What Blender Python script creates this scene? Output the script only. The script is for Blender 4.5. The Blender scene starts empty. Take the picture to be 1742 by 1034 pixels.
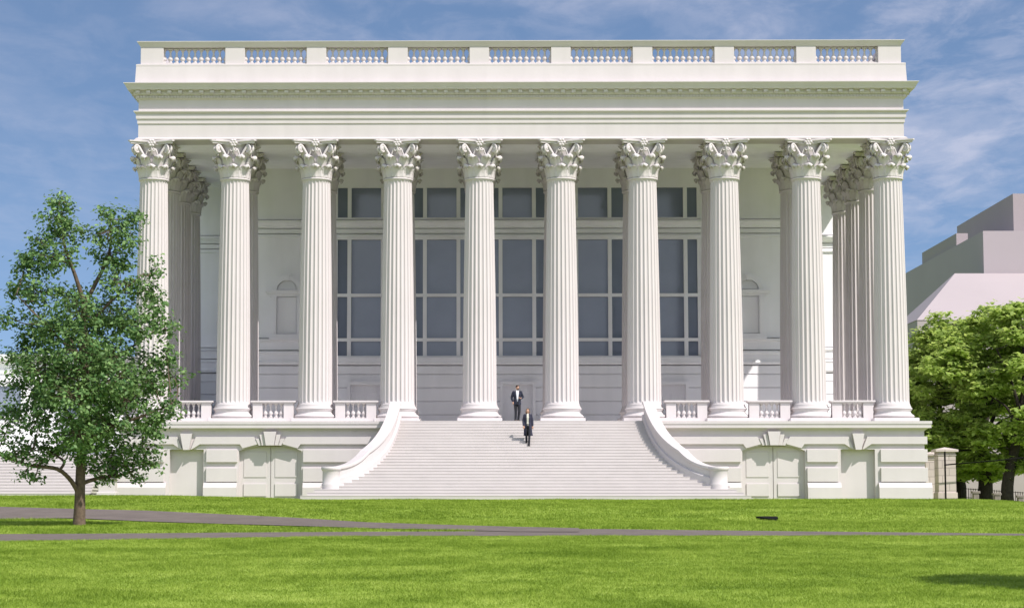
import bpy, bmesh, math, random
import numpy as np
from mathutils import Vector, Matrix
random.seed(7); rng = np.random.default_rng(11)
R = math.radians; PI = math.pi; TAU = 2*math.pi
SC = bpy.context.scene; COL = SC.collection

# ------------------------------------------------------------------ camera numbers
F, HZ, DC, EYE = 3580.0, 861.0, 105.6, 1.7
PSI = 0.0104; TH = math.atan((HZ-517)/F)
PX0 = 815 - F*math.tan(PSI)
def ray(px, py):
    u = px-PX0; w = 517-py; c, s_ = math.cos(TH), math.sin(TH); g = F*c-w*s_
    return Vector((-math.sin(PSI)*g+math.cos(PSI)*u, math.cos(PSI)*g+math.sin(PSI)*u, F*s_+w*c))
def elev(py): return math.tan(TH+math.atan((517-py)/F))
def warp(z):                                  # height measured as if the camera were level -> true height
    y = HZ-(z+.35)*F/105.; return 105.*elev(y)-.35
def P(px, py, Y):
    d = ray(px, py); t = (Y+DC)/d.y
    return Vector((d.x*t, Y, EYE+d.z*t))
def PD(px, py, dist): return P(px, py, dist-DC)
XA, XE = P(259.3, 500, 0).x, P(1514, 500, 0).x
XB, S = (XA+XE)/2, (XE-XA)/9
Z0 = 2.05

# ------------------------------------------------------------------ object helpers
class MB:
    def __init__(s): s.v = []; s.f = []; s.sm = []
    def add(s, vs, fs, smooth=False):
        n = len(s.v); s.v += [tuple(v) for v in vs]
        s.f += [tuple(i+n for i in f) for f in fs]; s.sm += [smooth]*len(fs)
    def box(s, x0, x1, y0, y1, z0, z1):
        s.add([(x0,y0,z0),(x1,y0,z0),(x1,y1,z0),(x0,y1,z0),(x0,y0,z1),(x1,y0,z1),(x1,y1,z1),(x0,y1,z1)],
              [(0,3,2,1),(4,5,6,7),(0,1,5,4),(1,2,6,5),(2,3,7,6),(3,0,4,7)])
    def bbox(s, x0, x1, y0, y1, z0, z1, b=.012):          # box with chamfered front vertical and top edges
        pts = [(x0,y1),(x0,y0+b),(x0+b,y0),(x1-b,y0),(x1,y0+b),(x1,y1)]
        n = len(pts); vs = [(x,y,z0) for x,y in pts]+[(x,y,z1-b) for x,y in pts]
        cx = (x0+x1)/2
        ins = [(x0+b,y1),(x0+b,y0+2*b),(x0+2*b,y0+b),(x1-2*b,y0+b),(x1-b,y0+2*b),(x1-b,y1)]
        vs += [(x,y,z1) for x,y in ins]
        fs = []
        for k in range(2):
            for i in range(n): j=(i+1)%n; fs.append((k*n+i,k*n+j,(k+1)*n+j,(k+1)*n+i))
        fs.append(tuple(range(2*n,3*n))); fs.append(tuple(range(n-1,-1,-1)))
        s.add(vs, fs)
    def prism(s, poly, y0, y1):                               # polygon in XZ pushed along Y
        n = len(poly); vs = [(x,y0,z) for x,z in poly]+[(x,y1,z) for x,z in poly]
        fs = [tuple(range(n)), tuple(range(2*n-1,n-1,-1))]
        for i in range(n): j=(i+1)%n; fs.append((i,n+i,n+j,j))
        s.add(vs, fs)
    def zprism(s, poly, z0, z1):
        n = len(poly); vs = [(x,y,z0) for x,y in poly]+[(x,y,z1) for x,y in poly]
        fs = [tuple(range(n-1,-1,-1)), tuple(range(n,2*n))]
        for i in range(n): j=(i+1)%n; fs.append((i,j,n+j,n+i))
        s.add(vs, fs)
    def lathe(s, prof, seg=32, c=(0,0,0), smooth=True, a0=0):
        n = len(prof); vs=[]; fs=[]
        for k in range(seg):
            a = a0+TAU*k/seg
            for r,z in prof: vs.append((c[0]+r*math.cos(a), c[1]+r*math.sin(a), c[2]+z))
        for k in range(seg):
            q=((k+1)%seg)
            for i in range(n-1): fs.append((k*n+i,q*n+i,q*n+i+1,k*n+i+1))
        s.add(vs, fs, smooth)
        s.add([(c[0],c[1],c[2]+prof[0][1]),(c[0],c[1],c[2]+prof[-1][1])]+[vs[k*n] for k in range(seg)]+[vs[k*n+n-1] for k in range(seg)],
              [(0,2+(k+1)%seg,2+k) for k in range(seg)]+[(1,2+seg+k,2+seg+(k+1)%seg) for k in range(seg)])
    def tube(s, pts, rad, seg=8, smooth=True, flat=None):
        pts=[Vector(p) for p in pts]; n=len(pts)
        if not hasattr(rad,'__len__'): rad=[rad]*n
        vs=[]; fs=[]; ref=None
        for i,p in enumerate(pts):
            t=(pts[min(i+1,n-1)]-pts[max(i-1,0)]).normalized()
            if ref is None:
                ref = Vector((1,0,0)) if abs(t.x)<.8 else Vector((0,1,0))
            u=(ref-t*ref.dot(t)).normalized(); w=t.cross(u); ref=u
            rr=rad[i]; ra,rb=(rr if hasattr(rr,'__len__') else (rr,rr))
            for k in range(seg):
                a=TAU*k/seg; vs.append(p+u*(ra*math.cos(a))+w*(rb*math.sin(a)))
        for i in range(n-1):
            for k in range(seg):
                q=(k+1)%seg; fs.append((i*seg+k,i*seg+q,(i+1)*seg+q,(i+1)*seg+k))
        fs.append(tuple(range(seg-1,-1,-1))); fs.append(tuple(range((n-1)*seg,n*seg)))
        s.add(vs, fs, smooth)
    def ell(s, c, r, seg=16, rings=10, rot=None, fn=None):
        vs=[]; fs=[]
        for i in range(rings+1):
            th=PI*i/rings
            for k in range(seg):
                a=TAU*k/seg; d=Vector((math.sin(th)*math.cos(a),math.sin(th)*math.sin(a),math.cos(th)))
                q=Vector((d.x*r[0],d.y*r[1],d.z*r[2]))
                if fn: q=fn(d,q)
                if rot: q=rot@q
                vs.append(Vector(c)+q)
        for i in range(rings):
            for k in range(seg):
                q=(k+1)%seg; fs.append((i*seg+k,(i+1)*seg+k,(i+1)*seg+q,i*seg+q))
        s.add(vs,fs,True)
    def sweep(s, path, prof, closed=False):                   # profile (offset, z) swept along a plan path, mitred
        n=len(path); m=len(prof); vs=[]; fs=[]
        for i,(x,y) in enumerate(path):
            def nrm(a,b):
                dx,dy=b[0]-a[0],b[1]-a[1]; l=math.hypot(dx,dy); return (dy/l,-dx/l)
            if i==0: nn=nrm(path[0],path[1]); k=1
            elif i==n-1: nn=nrm(path[-2],path[-1]); k=1
            else:
                a=nrm(path[i-1],path[i]); b=nrm(path[i],path[i+1]); q=(a[0]+b[0],a[1]+b[1])
                l=math.hypot(*q); nn=(q[0]/l,q[1]/l); k=1/max(.3,(nn[0]*a[0]+nn[1]*a[1]))
            for o,z in prof: vs.append((x+nn[0]*o*k,y+nn[1]*o*k,z))
        for i in range(n-1):
            for j in range(m-1): fs.append((i*m+j,(i+1)*m+j,(i+1)*m+j+1,i*m+j+1))
        s.add(vs,fs)
    def build(s, name, mat, parent=None, loc=None):
        me=bpy.data.meshes.new(name); me.from_pydata(s.v,[],s.f); me.polygons.foreach_set('use_smooth',s.sm); me.update()
        return link(name, me, mat, parent, loc)
def link(name, me, mat, parent=None, loc=None):
    o=bpy.data.objects.new(name,me); COL.objects.link(o)
    if me is not None and mat is not None and len(me.materials)==0: me.materials.append(mat)
    if parent: o.parent=parent
    if loc is not None: o.location=loc
    return o
def tag(o,label=None,cat=None,group=None,kind=None):
    if label: o['label']=label
    if cat: o['category']=cat
    if group: o['group']=group
    if kind: o['kind']=kind
    return o
def empty(name,loc,rz=0):
    o=bpy.data.objects.new(name,None); COL.objects.link(o); o.location=loc; o.rotation_euler[2]=rz; o.empty_display_size=.3; return o
def kids(o): return [c for c in bpy.data.objects if c.parent==o]
def copy_tree(o,parent=None,loc=None,_k=None):
    c=o.copy(); COL.objects.link(c); c.parent=parent
    if loc is not None: c.location=loc
    for ch in kids(o): copy_tree(ch,c)
    return c
def fix_normals(o):
    bm=bmesh.new(); bm.from_mesh(o.data); bmesh.ops.recalc_face_normals(bm,faces=bm.faces); bm.to_mesh(o.data); bm.free()

# ------------------------------------------------------------------ materials
def mat(name, col, rough=.7, var=.06, scale=3.0, bump=0., bscale=40., spec=.3, col2=None, metal=0):
    m=bpy.data.materials.new(name); m.use_nodes=True; nt=m.node_tree; b=nt.nodes['Principled BSDF']
    b.inputs['Roughness'].default_value=rough; b.inputs['Specular IOR Level'].default_value=spec; b.inputs['Metallic'].default_value=metal
    tc=nt.nodes.new('ShaderNodeTexCoord'); n=nt.nodes.new('ShaderNodeTexNoise'); n.inputs['Scale'].default_value=scale; n.inputs['Detail'].default_value=6
    nt.links.new(tc.outputs['Object'],n.inputs['Vector'])
    r=nt.nodes.new('ShaderNodeValToRGB'); e=r.color_ramp.elements
    c2=col2 or tuple(min(1,c*(1+var)) for c in col); c1=col if col2 else tuple(c*(1-var) for c in col)
    e[0].position=.3; e[1].position=.7; e[0].color=(*c1,1); e[1].color=(*c2,1)
    nt.links.new(n.outputs['Fac'],r.inputs['Fac']); nt.links.new(r.outputs['Color'],b.inputs['Base Color'])
    if bump:
        n2=nt.nodes.new('ShaderNodeTexNoise'); n2.inputs['Scale'].default_value=bscale; n2.inputs['Detail'].default_value=4
        nt.links.new(tc.outputs['Object'],n2.inputs['Vector'])
        bp=nt.nodes.new('ShaderNodeBump'); bp.inputs['Strength'].default_value=bump; bp.inputs['Distance'].default_value=.02
        nt.links.new(n2.outputs['Fac'],bp.inputs['Height']); nt.links.new(bp.outputs['Normal'],b.inputs['Normal'])
    return m
def stone_mat(name, col, joint=(2.4,.62), amt=.05):
    m=mat(name,col,.75,.025,.8,.08,60); nt=m.node_tree; b=nt.nodes['Principled BSDF']
    src=b.inputs['Base Color'].links[0].from_socket
    tc=[n for n in nt.nodes if n.type=='TEX_COORD'][0]
    n=nt.nodes.new('ShaderNodeTexNoise'); n.inputs['Scale'].default_value=1.0; n.inputs['Detail'].default_value=8
    mp=nt.nodes.new('ShaderNodeMapping'); mp.inputs['Scale'].default_value=(1.6,1.6,.22)      # faint rain streaks
    nt.links.new(tc.outputs['Object'],mp.inputs['Vector']); nt.links.new(mp.outputs['Vector'],n.inputs['Vector'])
    r=nt.nodes.new('ShaderNodeMapRange'); r.inputs['From Min'].default_value=.42; r.inputs['From Max'].default_value=.75
    r.inputs['To Min'].default_value=1.; r.inputs['To Max'].default_value=1-amt
    nt.links.new(n.outputs['Fac'],r.inputs['Value'])
    mx=nt.nodes.new('ShaderNodeMix'); mx.data_type='RGBA'; mx.blend_type='MULTIPLY'; mx.inputs[0].default_value=1
    nt.links.new(src,mx.inputs[6]); nt.links.new(r.outputs['Result'],mx.inputs[7]); nt.links.new(mx.outputs[2],b.inputs['Base Color'])
    return m
M={}
M['stone']=stone_mat('white_stone',(.562,.512,.515))
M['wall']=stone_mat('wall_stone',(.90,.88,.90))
M['step']=stone_mat('step_stone',(.515,.475,.462),amt=.04)
M['floor']=stone_mat('terrace_paving',(.80,.78,.78))
M['door']=mat('painted_door',(.70,.70,.73),.5,.03)
M['glass']=mat('window_glass',(.215,.245,.32),.09,.10,.5,spec=.5)
M['asphalt']=mat('path_asphalt',(.140,.114,.100),.9,.14,1.2,.5,60)
M['bark']=mat('bark',(.12,.085,.06),.9,.3,9,.8,30)
M['bark_dark']=mat('dark_bark',(.035,.028,.024),.95,.3,7,.8,25)
M['concrete']=mat('pale_concrete',(.385,.330,.335),.8,.03,.15,.05,3)
M['concrete_dark']=mat('grey_concrete',(.33,.282,.292),.8,.03,.15,.05,3)
M['black']=mat('black_metal',(.006,.006,.006),.9,.2,spec=.1)
M['concrete_main']=mat('mauve_concrete',(.375,.322,.345),.8,.03,.15,.05,3)
M['farwall']=mat('pink_grey_wall',(.42,.37,.37),.85,.06,.6)
M['postm']=mat('weathered_post',(.20,.17,.155),.9,.2,6)
M['skin']=mat('skin',(.46,.27,.20),.5,.06,20)
M['navy']=mat('navy_cloth',(.020,.022,.040),.85,.2,30)
M['coat']=mat('dark_blue_coat',(.030,.030,.052),.85,.2,30)
M['trouser']=mat('charcoal_cloth',(.018,.018,.024),.85,.2,30)
M['shirt']=mat('white_shirt',(.62,.62,.66),.7,.04,30)
M['blouse']=mat('cream_blouse',(.55,.53,.46),.7,.1,40)
M['hair_dark']=mat('dark_brown_hair',(.035,.018,.010),.6,.3,60)
M['hair_fair']=mat('fair_brown_hair',(.15,.075,.03),.5,.3,60)
M['shoe']=mat('black_leather',(.01,.01,.01),.35,.1)
def brick_mat(name,c1,c2,mortar,scale):
    m=bpy.data.materials.new(name); m.use_nodes=True; nt=m.node_tree; b=nt.nodes['Principled BSDF']; b.inputs['Roughness'].default_value=.85
    tc=nt.nodes.new('ShaderNodeTexCoord'); sp=nt.nodes.new('ShaderNodeSeparateXYZ'); ad=nt.nodes.new('ShaderNodeMath'); cb=nt.nodes.new('ShaderNodeCombineXYZ')
    nt.links.new(tc.outputs['Object'],sp.inputs[0]); nt.links.new(sp.outputs[0],ad.inputs[0]); nt.links.new(sp.outputs[1],ad.inputs[1])
    nt.links.new(ad.outputs[0],cb.inputs[0]); nt.links.new(sp.outputs[2],cb.inputs[1])
    t=nt.nodes.new('ShaderNodeTexBrick'); t.inputs['Scale'].default_value=scale; t.inputs['Mortar Size'].default_value=.02
    t.inputs['Brick Width'].default_value=.75; t.inputs['Row Height'].default_value=.42
    t.inputs['Color1'].default_value=(*c1,1); t.inputs['Color2'].default_value=(*c2,1); t.inputs['Mortar'].default_value=(*mortar,1)
    nt.links.new(cb.outputs[0],t.inputs['Vector']); nt.links.new(t.outputs['Color'],b.inputs['Base Color'])
    return m
M['pier']=brick_mat('gate_pier_stone',(.52,.44,.42),(.46,.39,.37),(.30,.25,.24),1.0)

def leaf_mat(name, dark, light, trans=.35, rough=.5):
    m=bpy.data.materials.new(name); m.use_nodes=True; nt=m.node_tree; out=nt.nodes['Material Output']
    b=nt.nodes['Principled BSDF']; b.inputs['Roughness'].default_value=rough; b.inputs['Specular IOR Level'].default_value=.3
    at=nt.nodes.new('ShaderNodeAttribute'); at.attribute_name='tint'
    r=nt.nodes.new('ShaderNodeValToRGB'); r.color_ramp.elements[0].color=(*dark,1); r.color_ramp.elements[1].color=(*light,1)
    nt.links.new(at.outputs['Fac'],r.inputs['Fac']); nt.links.new(r.outputs['Color'],b.inputs['Base Color'])
    tr=nt.nodes.new('ShaderNodeBsdfTranslucent'); mx=nt.nodes.new('ShaderNodeMixShader'); mx.inputs[0].default_value=trans
    hs=nt.nodes.new('ShaderNodeHueSaturation'); hs.inputs['Value'].default_value=1.25; hs.inputs['Hue'].default_value=.485
    nt.links.new(r.outputs['Color'],hs.inputs['Color']); nt.links.new(hs.outputs['Color'],tr.inputs['Color'])
    nt.links.new(b.outputs[0],mx.inputs[1]); nt.links.new(tr.outputs[0],mx.inputs[2]); nt.links.new(mx.outputs[0],out.inputs['Surface'])
    return m
M['leaf_a']=leaf_mat('maple_leaf',(.042,.118,.030),(.36,.52,.19))
M['leaf_b']=leaf_mat('bright_leaf',(.28,.40,.095),(.50,.60,.18),.62)

def grass_mat(name, blade):
    m=bpy.data.materials.new(name); m.use_nodes=True; nt=m.node_tree; out=nt.nodes['Material Output']; b=nt.nodes['Principled BSDF']
    b.inputs['Roughness'].default_value=.8; b.inputs['Specular IOR Level'].default_value=.15
    g=nt.nodes.new('ShaderNodeNewGeometry')
    def noise(sc,det,dist=0):
        mp=nt.nodes.new('ShaderNodeMapping'); mp.inputs['Scale'].default_value=sc; nt.links.new(g.outputs['Position'],mp.inputs['Vector'])
        n=nt.nodes.new('ShaderNodeTexNoise'); n.inputs['Scale'].default_value=1; n.inputs['Detail'].default_value=det; n.inputs['Distortion'].default_value=dist
        nt.links.new(mp.outputs['Vector'],n.inputs['Vector']); return n.outputs['Fac']
    a=noise((.35,.45,.45),5,.4); c=noise((2.2,2.2,2.2),6)
    def mr(s,a0,a1,b0,b1):
        r=nt.nodes.new('ShaderNodeMapRange'); 
        for k,v in zip(('From Min','From Max','To Min','To Max'),(a0,a1,b0,b1)): r.inputs[k].default_value=v
        nt.links.new(s,r.inputs['Value']); return r.outputs['Result']
    ad=nt.nodes.new('ShaderNodeMath'); nt.links.new(mr(a,.3,.7,0,.62),ad.inputs[0]); nt.links.new(mr(c,.32,.68,-.08,.5),ad.inputs[1])
    fac=ad.outputs[0]
    if blade:
        at=nt.nodes.new('ShaderNodeAttribute'); at.attribute_name='tint'
        a2=nt.nodes.new('ShaderNodeMath'); a2.operation='ADD'; nt.links.new(fac,a2.inputs[0]); nt.links.new(mr(at.outputs['Fac'],0,1,-.32,.32),a2.inputs[1]); fac=a2.outputs[0]
    r=nt.nodes.new('ShaderNodeValToRGB'); e=r.color_ramp.elements
    k_=.88 if blade else .82; e[0].position=.0; e[0].color=(.135*k_,.22*k_,.018*k_,1); e[1].position=1.; e[1].color=(.42*k_,.52*k_,.10*k_,1); k_=.88 if blade else .82
    q=e.new(.5); q.color=(.26*k_,.37*k_,.044*k_,1)
    nt.links.new(fac,r.inputs['Fac']); nt.links.new(r.outputs['Color'],b.inputs['Base Color'])
    if blade:
        tr=nt.nodes.new('ShaderNodeBsdfTranslucent'); mx=nt.nodes.new('ShaderNodeMixShader'); mx.inputs[0].default_value=.45
        nt.links.new(r.outputs['Color'],tr.inputs['Color']); nt.links.new(b.outputs[0],mx.inputs[1]); nt.links.new(tr.outputs[0],mx.inputs[2]); nt.links.new(mx.outputs[0],out.inputs['Surface'])
    else:
        n2=nt.nodes.new('ShaderNodeTexNoise'); n2.inputs['Scale'].default_value=9; n2.inputs['Detail'].default_value=6; nt.links.new(g.outputs['Position'],n2.inputs['Vector'])
        bp=nt.nodes.new('ShaderNodeBump'); bp.inputs['Strength'].default_value=.8; bp.inputs['Distance'].default_value=.06
        nt.links.new(n2.outputs['Fac'],bp.inputs['Height']); nt.links.new(bp.outputs['Normal'],b.inputs['Normal'])
    return m
M['lawn']=grass_mat('lawn_turf',False); M['blade']=grass_mat('grass_blades',True)

# ------------------------------------------------------------------ terrain
TB=[(33,1034),(40,985),(50,940),(58,917),(62,906),(66,897.5),(70,892),(76,886),(82,866),(88,857),(95,850)]
_d=np.arange(-40,420,.25)
_zz=np.interp(_d,[-40,0,26]+[d for d,_ in TB]+[100,190,400],[-.2,0,.02]+[EYE+elev(y)*d for d,y in TB]+[Z0,Z0,1.2])
_k=np.hanning(15); _k/=_k.sum(); _zs=np.convolve(np.pad(_zz,7,'edge'),_k,'valid')
def ground_np(x,Y):
    d=np.asarray(Y)+DC; x=np.asarray(x,float); z=np.interp(d,_d,_zs)
    up=np.clip((-x-8)/6,0,1); z=z+.16*up*np.clip((d-84)/8,0,1)
    q=np.clip(x-21.5,0,14); z=z-.017*q*q*np.clip((d-80)/14,0,1)*np.clip((20-q)/10,0,1)
    z=z+.02*np.sin(x*.31+d*.17)*np.clip((60-d)/10,0,1)
    return z
def gz(x,Y): return float(ground_np(x,Y))
def hit(px,py):
    d=ray(px,py); lo=None
    t=np.arange(25,130,.05); ts=t/d.y
    z=EYE+d.z*ts-ground_np(d.x*ts,t-DC)
    k=np.argmax(z<0) if (z<0).any() else len(t)-1
    tt=t[k]/d.y; return Vector((d.x*tt,t[k]-DC,gz(d.x*tt,t[k]-DC)))
def grid_mesh(name,xs,ys,m,dz=0):
    X,Y=np.meshgrid(xs,ys); Z=ground_np(X,Y)+dz; n=len(xs); v=np.stack([X.ravel(),Y.ravel(),Z.ravel()],1)
    fs=[(j*n+i,j*n+i+1,(j+1)*n+i+1,(j+1)*n+i) for j in range(len(ys)-1) for i in range(n-1)]
    me=bpy.data.meshes.new(name); me.from_pydata(v.tolist(),[],fs); me.polygons.foreach_set('use_smooth',[True]*len(fs)); me.update()
    return link(name,me,m)
xs=np.concatenate([[-1800,-700,-300,-150,-90],np.arange(-60,61,1.2),[90,150,300,700,1800]])
ys=np.concatenate([[-1500,-600,-300],np.arange(-135,30,.5),np.arange(30,90,5),[110,150,220,314,700,1800]])
lawn=grid_mesh('lawn',xs,ys,M['lawn']); tag(lawn,'bright green mown lawn rising gently to the white building','lawn',kind='structure')

def path_strip(name,cols,label,nacross=10,dz=.012):
    pts=[]; xs_=np.linspace(cols[0][0],cols[-1][0],90)
    up=np.interp(xs_,[c[0] for c in cols],[c[1] for c in cols]); lo=np.interp(xs_,[c[0] for c in cols],[c[2] for c in cols])
    vs=[]; fs=[]; outline=[]
    for i,x in enumerate(xs_):
        a=hit(x,up[i]); b=hit(x,lo[i]); outline.append((a,b))
        for k in range(nacross+1):
            q=a.lerp(b,k/nacross); vs.append((q.x,q.y,gz(q.x,q.y)+dz))
    n=nacross+1
    for i in range(len(xs_)-1):
        for k in range(nacross): fs.append((i*n+k,(i+1)*n+k,(i+1)*n+k+1,i*n+k+1))
    me=bpy.data.meshes.new(name); me.from_pydata(vs,[],fs); me.update(); o=link(name,me,M['asphalt']); tag(o,label,'path',kind='structure')
    return outline
PT=[]
PT.append(path_strip('path',[(-420,906,928),(-160,907.5,923.5),(0,908.5,921),(200,907.5,918.5),(400,905.8,914.5),(600,904.6,912.2),(870,903.5,911.5),(1000,899.5,911.3),(1305,903.2,911.2),(1600,906.2,911.0),(1742,907.8,911.5),(1900,909,912.6),(2250,913,917)],'grey asphalt footpath crossing the whole lawn'))
PT.append(path_strip('path',[(-420,851,872),(-160,859,879),(0,862.5,883.5),(125,866,882),(250,869,887.5),(375,875,891.5),(500,881,895),(625,889,899),(750,893,901.5),(870,896.5,905),(985,899,905.5)],'wider asphalt path slanting from behind the tree to join the footpath',dz=.026))

# ------------------------------------------------------------------ grass blades (one object of stuff)
def tint_mesh(name,V,faces_per,nv,nf_idx,tint,m,parent=None):
    nV=len(V); nF=len(nf_idx); k=nf_idx.shape[1]
    me=bpy.data.meshes.new(name); me.vertices.add(nV); me.vertices.foreach_set('co',V.astype(np.float32).ravel())
    me.loops.add(nF*k); me.loops.foreach_set('vertex_index',nf_idx.astype(np.int32).ravel())
    me.polygons.add(nF); me.polygons.foreach_set('loop_start',np.arange(0,nF*k,k,dtype=np.int32))
    me.update(calc_edges=True)
    at=me.attributes.new('tint','FLOAT','FACE'); at.data.foreach_set('value',tint.astype(np.float32))
    return link(name,me,m,parent)
def grass(n1,n2):
    Vs=[];Ts=[]
    for n,d0,d1,hh,ww in ((n1,31,61.5,.055,.013),(n2,61.5,97,.075,.026)):
        d=np.sqrt(rng.uniform(d0**2,d1**2,n)); x=rng.uniform(-.36,.39,n)*d; y=d-DC
        keep=np.ones(n,bool)
        for o in PT:
            ax=np.array([a.x for a,b in o]); ya=np.array([a.y for a,b in o]); yb=np.array([b.y for a,b in o])
            ed=.12*np.sin(x*1.7)+.1*np.sin(x*4.3+1)
            keep&=~((y<np.interp(x,ax,ya)+ed)&(y>np.interp(x,ax,yb)-ed)&(x>ax[0])&(x<ax[-1]))
        keep&=~((y>-10.1)&(np.abs(x-XB)<10.4)); keep&=~((y>-3)&(x<22.5))
        d,x,y=d[keep],x[keep],y[keep]; n=len(x); z=ground_np(x,y)-.005
        a=rng.uniform(0,TAU,n); h=hh*rng.uniform(.5,1.25,n)*(1+.25*np.sin(x*.9+1.3)*np.sin(y*.7)); w=ww*rng.uniform(.7,1.3,n)
        lx=rng.normal(0,.8,n)*h; ly=rng.normal(0,.8,n)*h
        c,s=np.cos(a)*w/2,np.sin(a)*w/2
        V=np.stack([np.stack([x-c,y-s,z],1),np.stack([x+c,y+s,z],1),np.stack([x+lx,y+ly,z+h],1)],1).reshape(-1,3)
        Vs.append(V); Ts.append(rng.uniform(0,1,n))
    V=np.concatenate(Vs); T=np.concatenate(Ts); idx=np.arange(len(V)).reshape(-1,3)
    o=tint_mesh('grass',V,0,0,idx,T,M['blade']); tag(o,'short mown grass blades covering the lawn','grass',kind='stuff')
grass(700000,450000)

# ------------------------------------------------------------------ the classical building (local: x from its axis, z from its ground)
B=empty('portico_building',(XB,0,Z0))
tag(B,'large white classical building with fluted Corinthian columns and roof balustrade','building')
T=3.85; ZS=17.92; EF=.72; XL=4.5*S; YC=8.5; YE=15.2; YR=34.
HW=XL+EF
path_ent=[(-HW,YR),(-HW,-EF),(HW,-EF),(HW,YR)]

# -- column: shaft mesh with base and capital as sub-parts
def shaft_mesh():
    b=MB(); NF=24; per=10; z0,z1=4.71,16.03; H=z1-z0
    zs=[0,.03,.09,.14,.2,.26,.33]+[.33+(H-.75)*k/10 for k in range(1,11)]+[H-.36,H-.3,H-.24,H-.19,H-.13,H-.1,H-.05,H]
    vs=[];fs=[]; N=NF*per
    for z in zs:
        t=z/H; r=.852-.155*(t**1.6)
        if z<.12: r+=.05*(1-z/.12)**2
        if z>H-.1: r+=.05*(1-(H-z)/.1)**2
        fa=1.
        lo,hi=z-.1,H-.14-z
        for q in (lo,hi):
            if q<.16: fa=min(fa,math.sqrt(max(0,1-(1-max(q,0)/.16)**2)))
        for k in range(N):
            u=(k%per)/per; a=TAU*k/N
            dep=0.
            if .12<u<.999: dep=.062*math.sqrt(max(0,1-((u-.56)/.44)**2))*fa*(r/.8)
            vs.append(((r-dep)*math.cos(a),(r-dep)*math.sin(a),z0+z))
    for i in range(len(zs)-1):
        for k in range(N): q=(k+1)%N; fs.append((i*N+k,i*N+q,(i+1)*N+q,(i+1)*N+k))
    b.add(vs,fs); return b
def base_mesh():
    b=MB(); b.bbox(-1.12,1.12,-1.12,1.12,T,4.04,.02)
    pr=[(1.0,4.04)]+[(.97+.12*math.sin(PI*k/8)**.8,4.04+.21*k/8) for k in range(0,9)]+[(.97,4.27),(.93,4.30),(.90,4.36),(.91,4.41),(.95,4.44),(.95,4.46)]
    pr+=[(.93+.065*math.sin(PI*k/6),4.46+.13*k/6) for k in range(7)]+[(.93,4.61),(.93,4.64),(.90,4.67),(.895,4.71)]
    b.lathe(pr,40); return b
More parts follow.
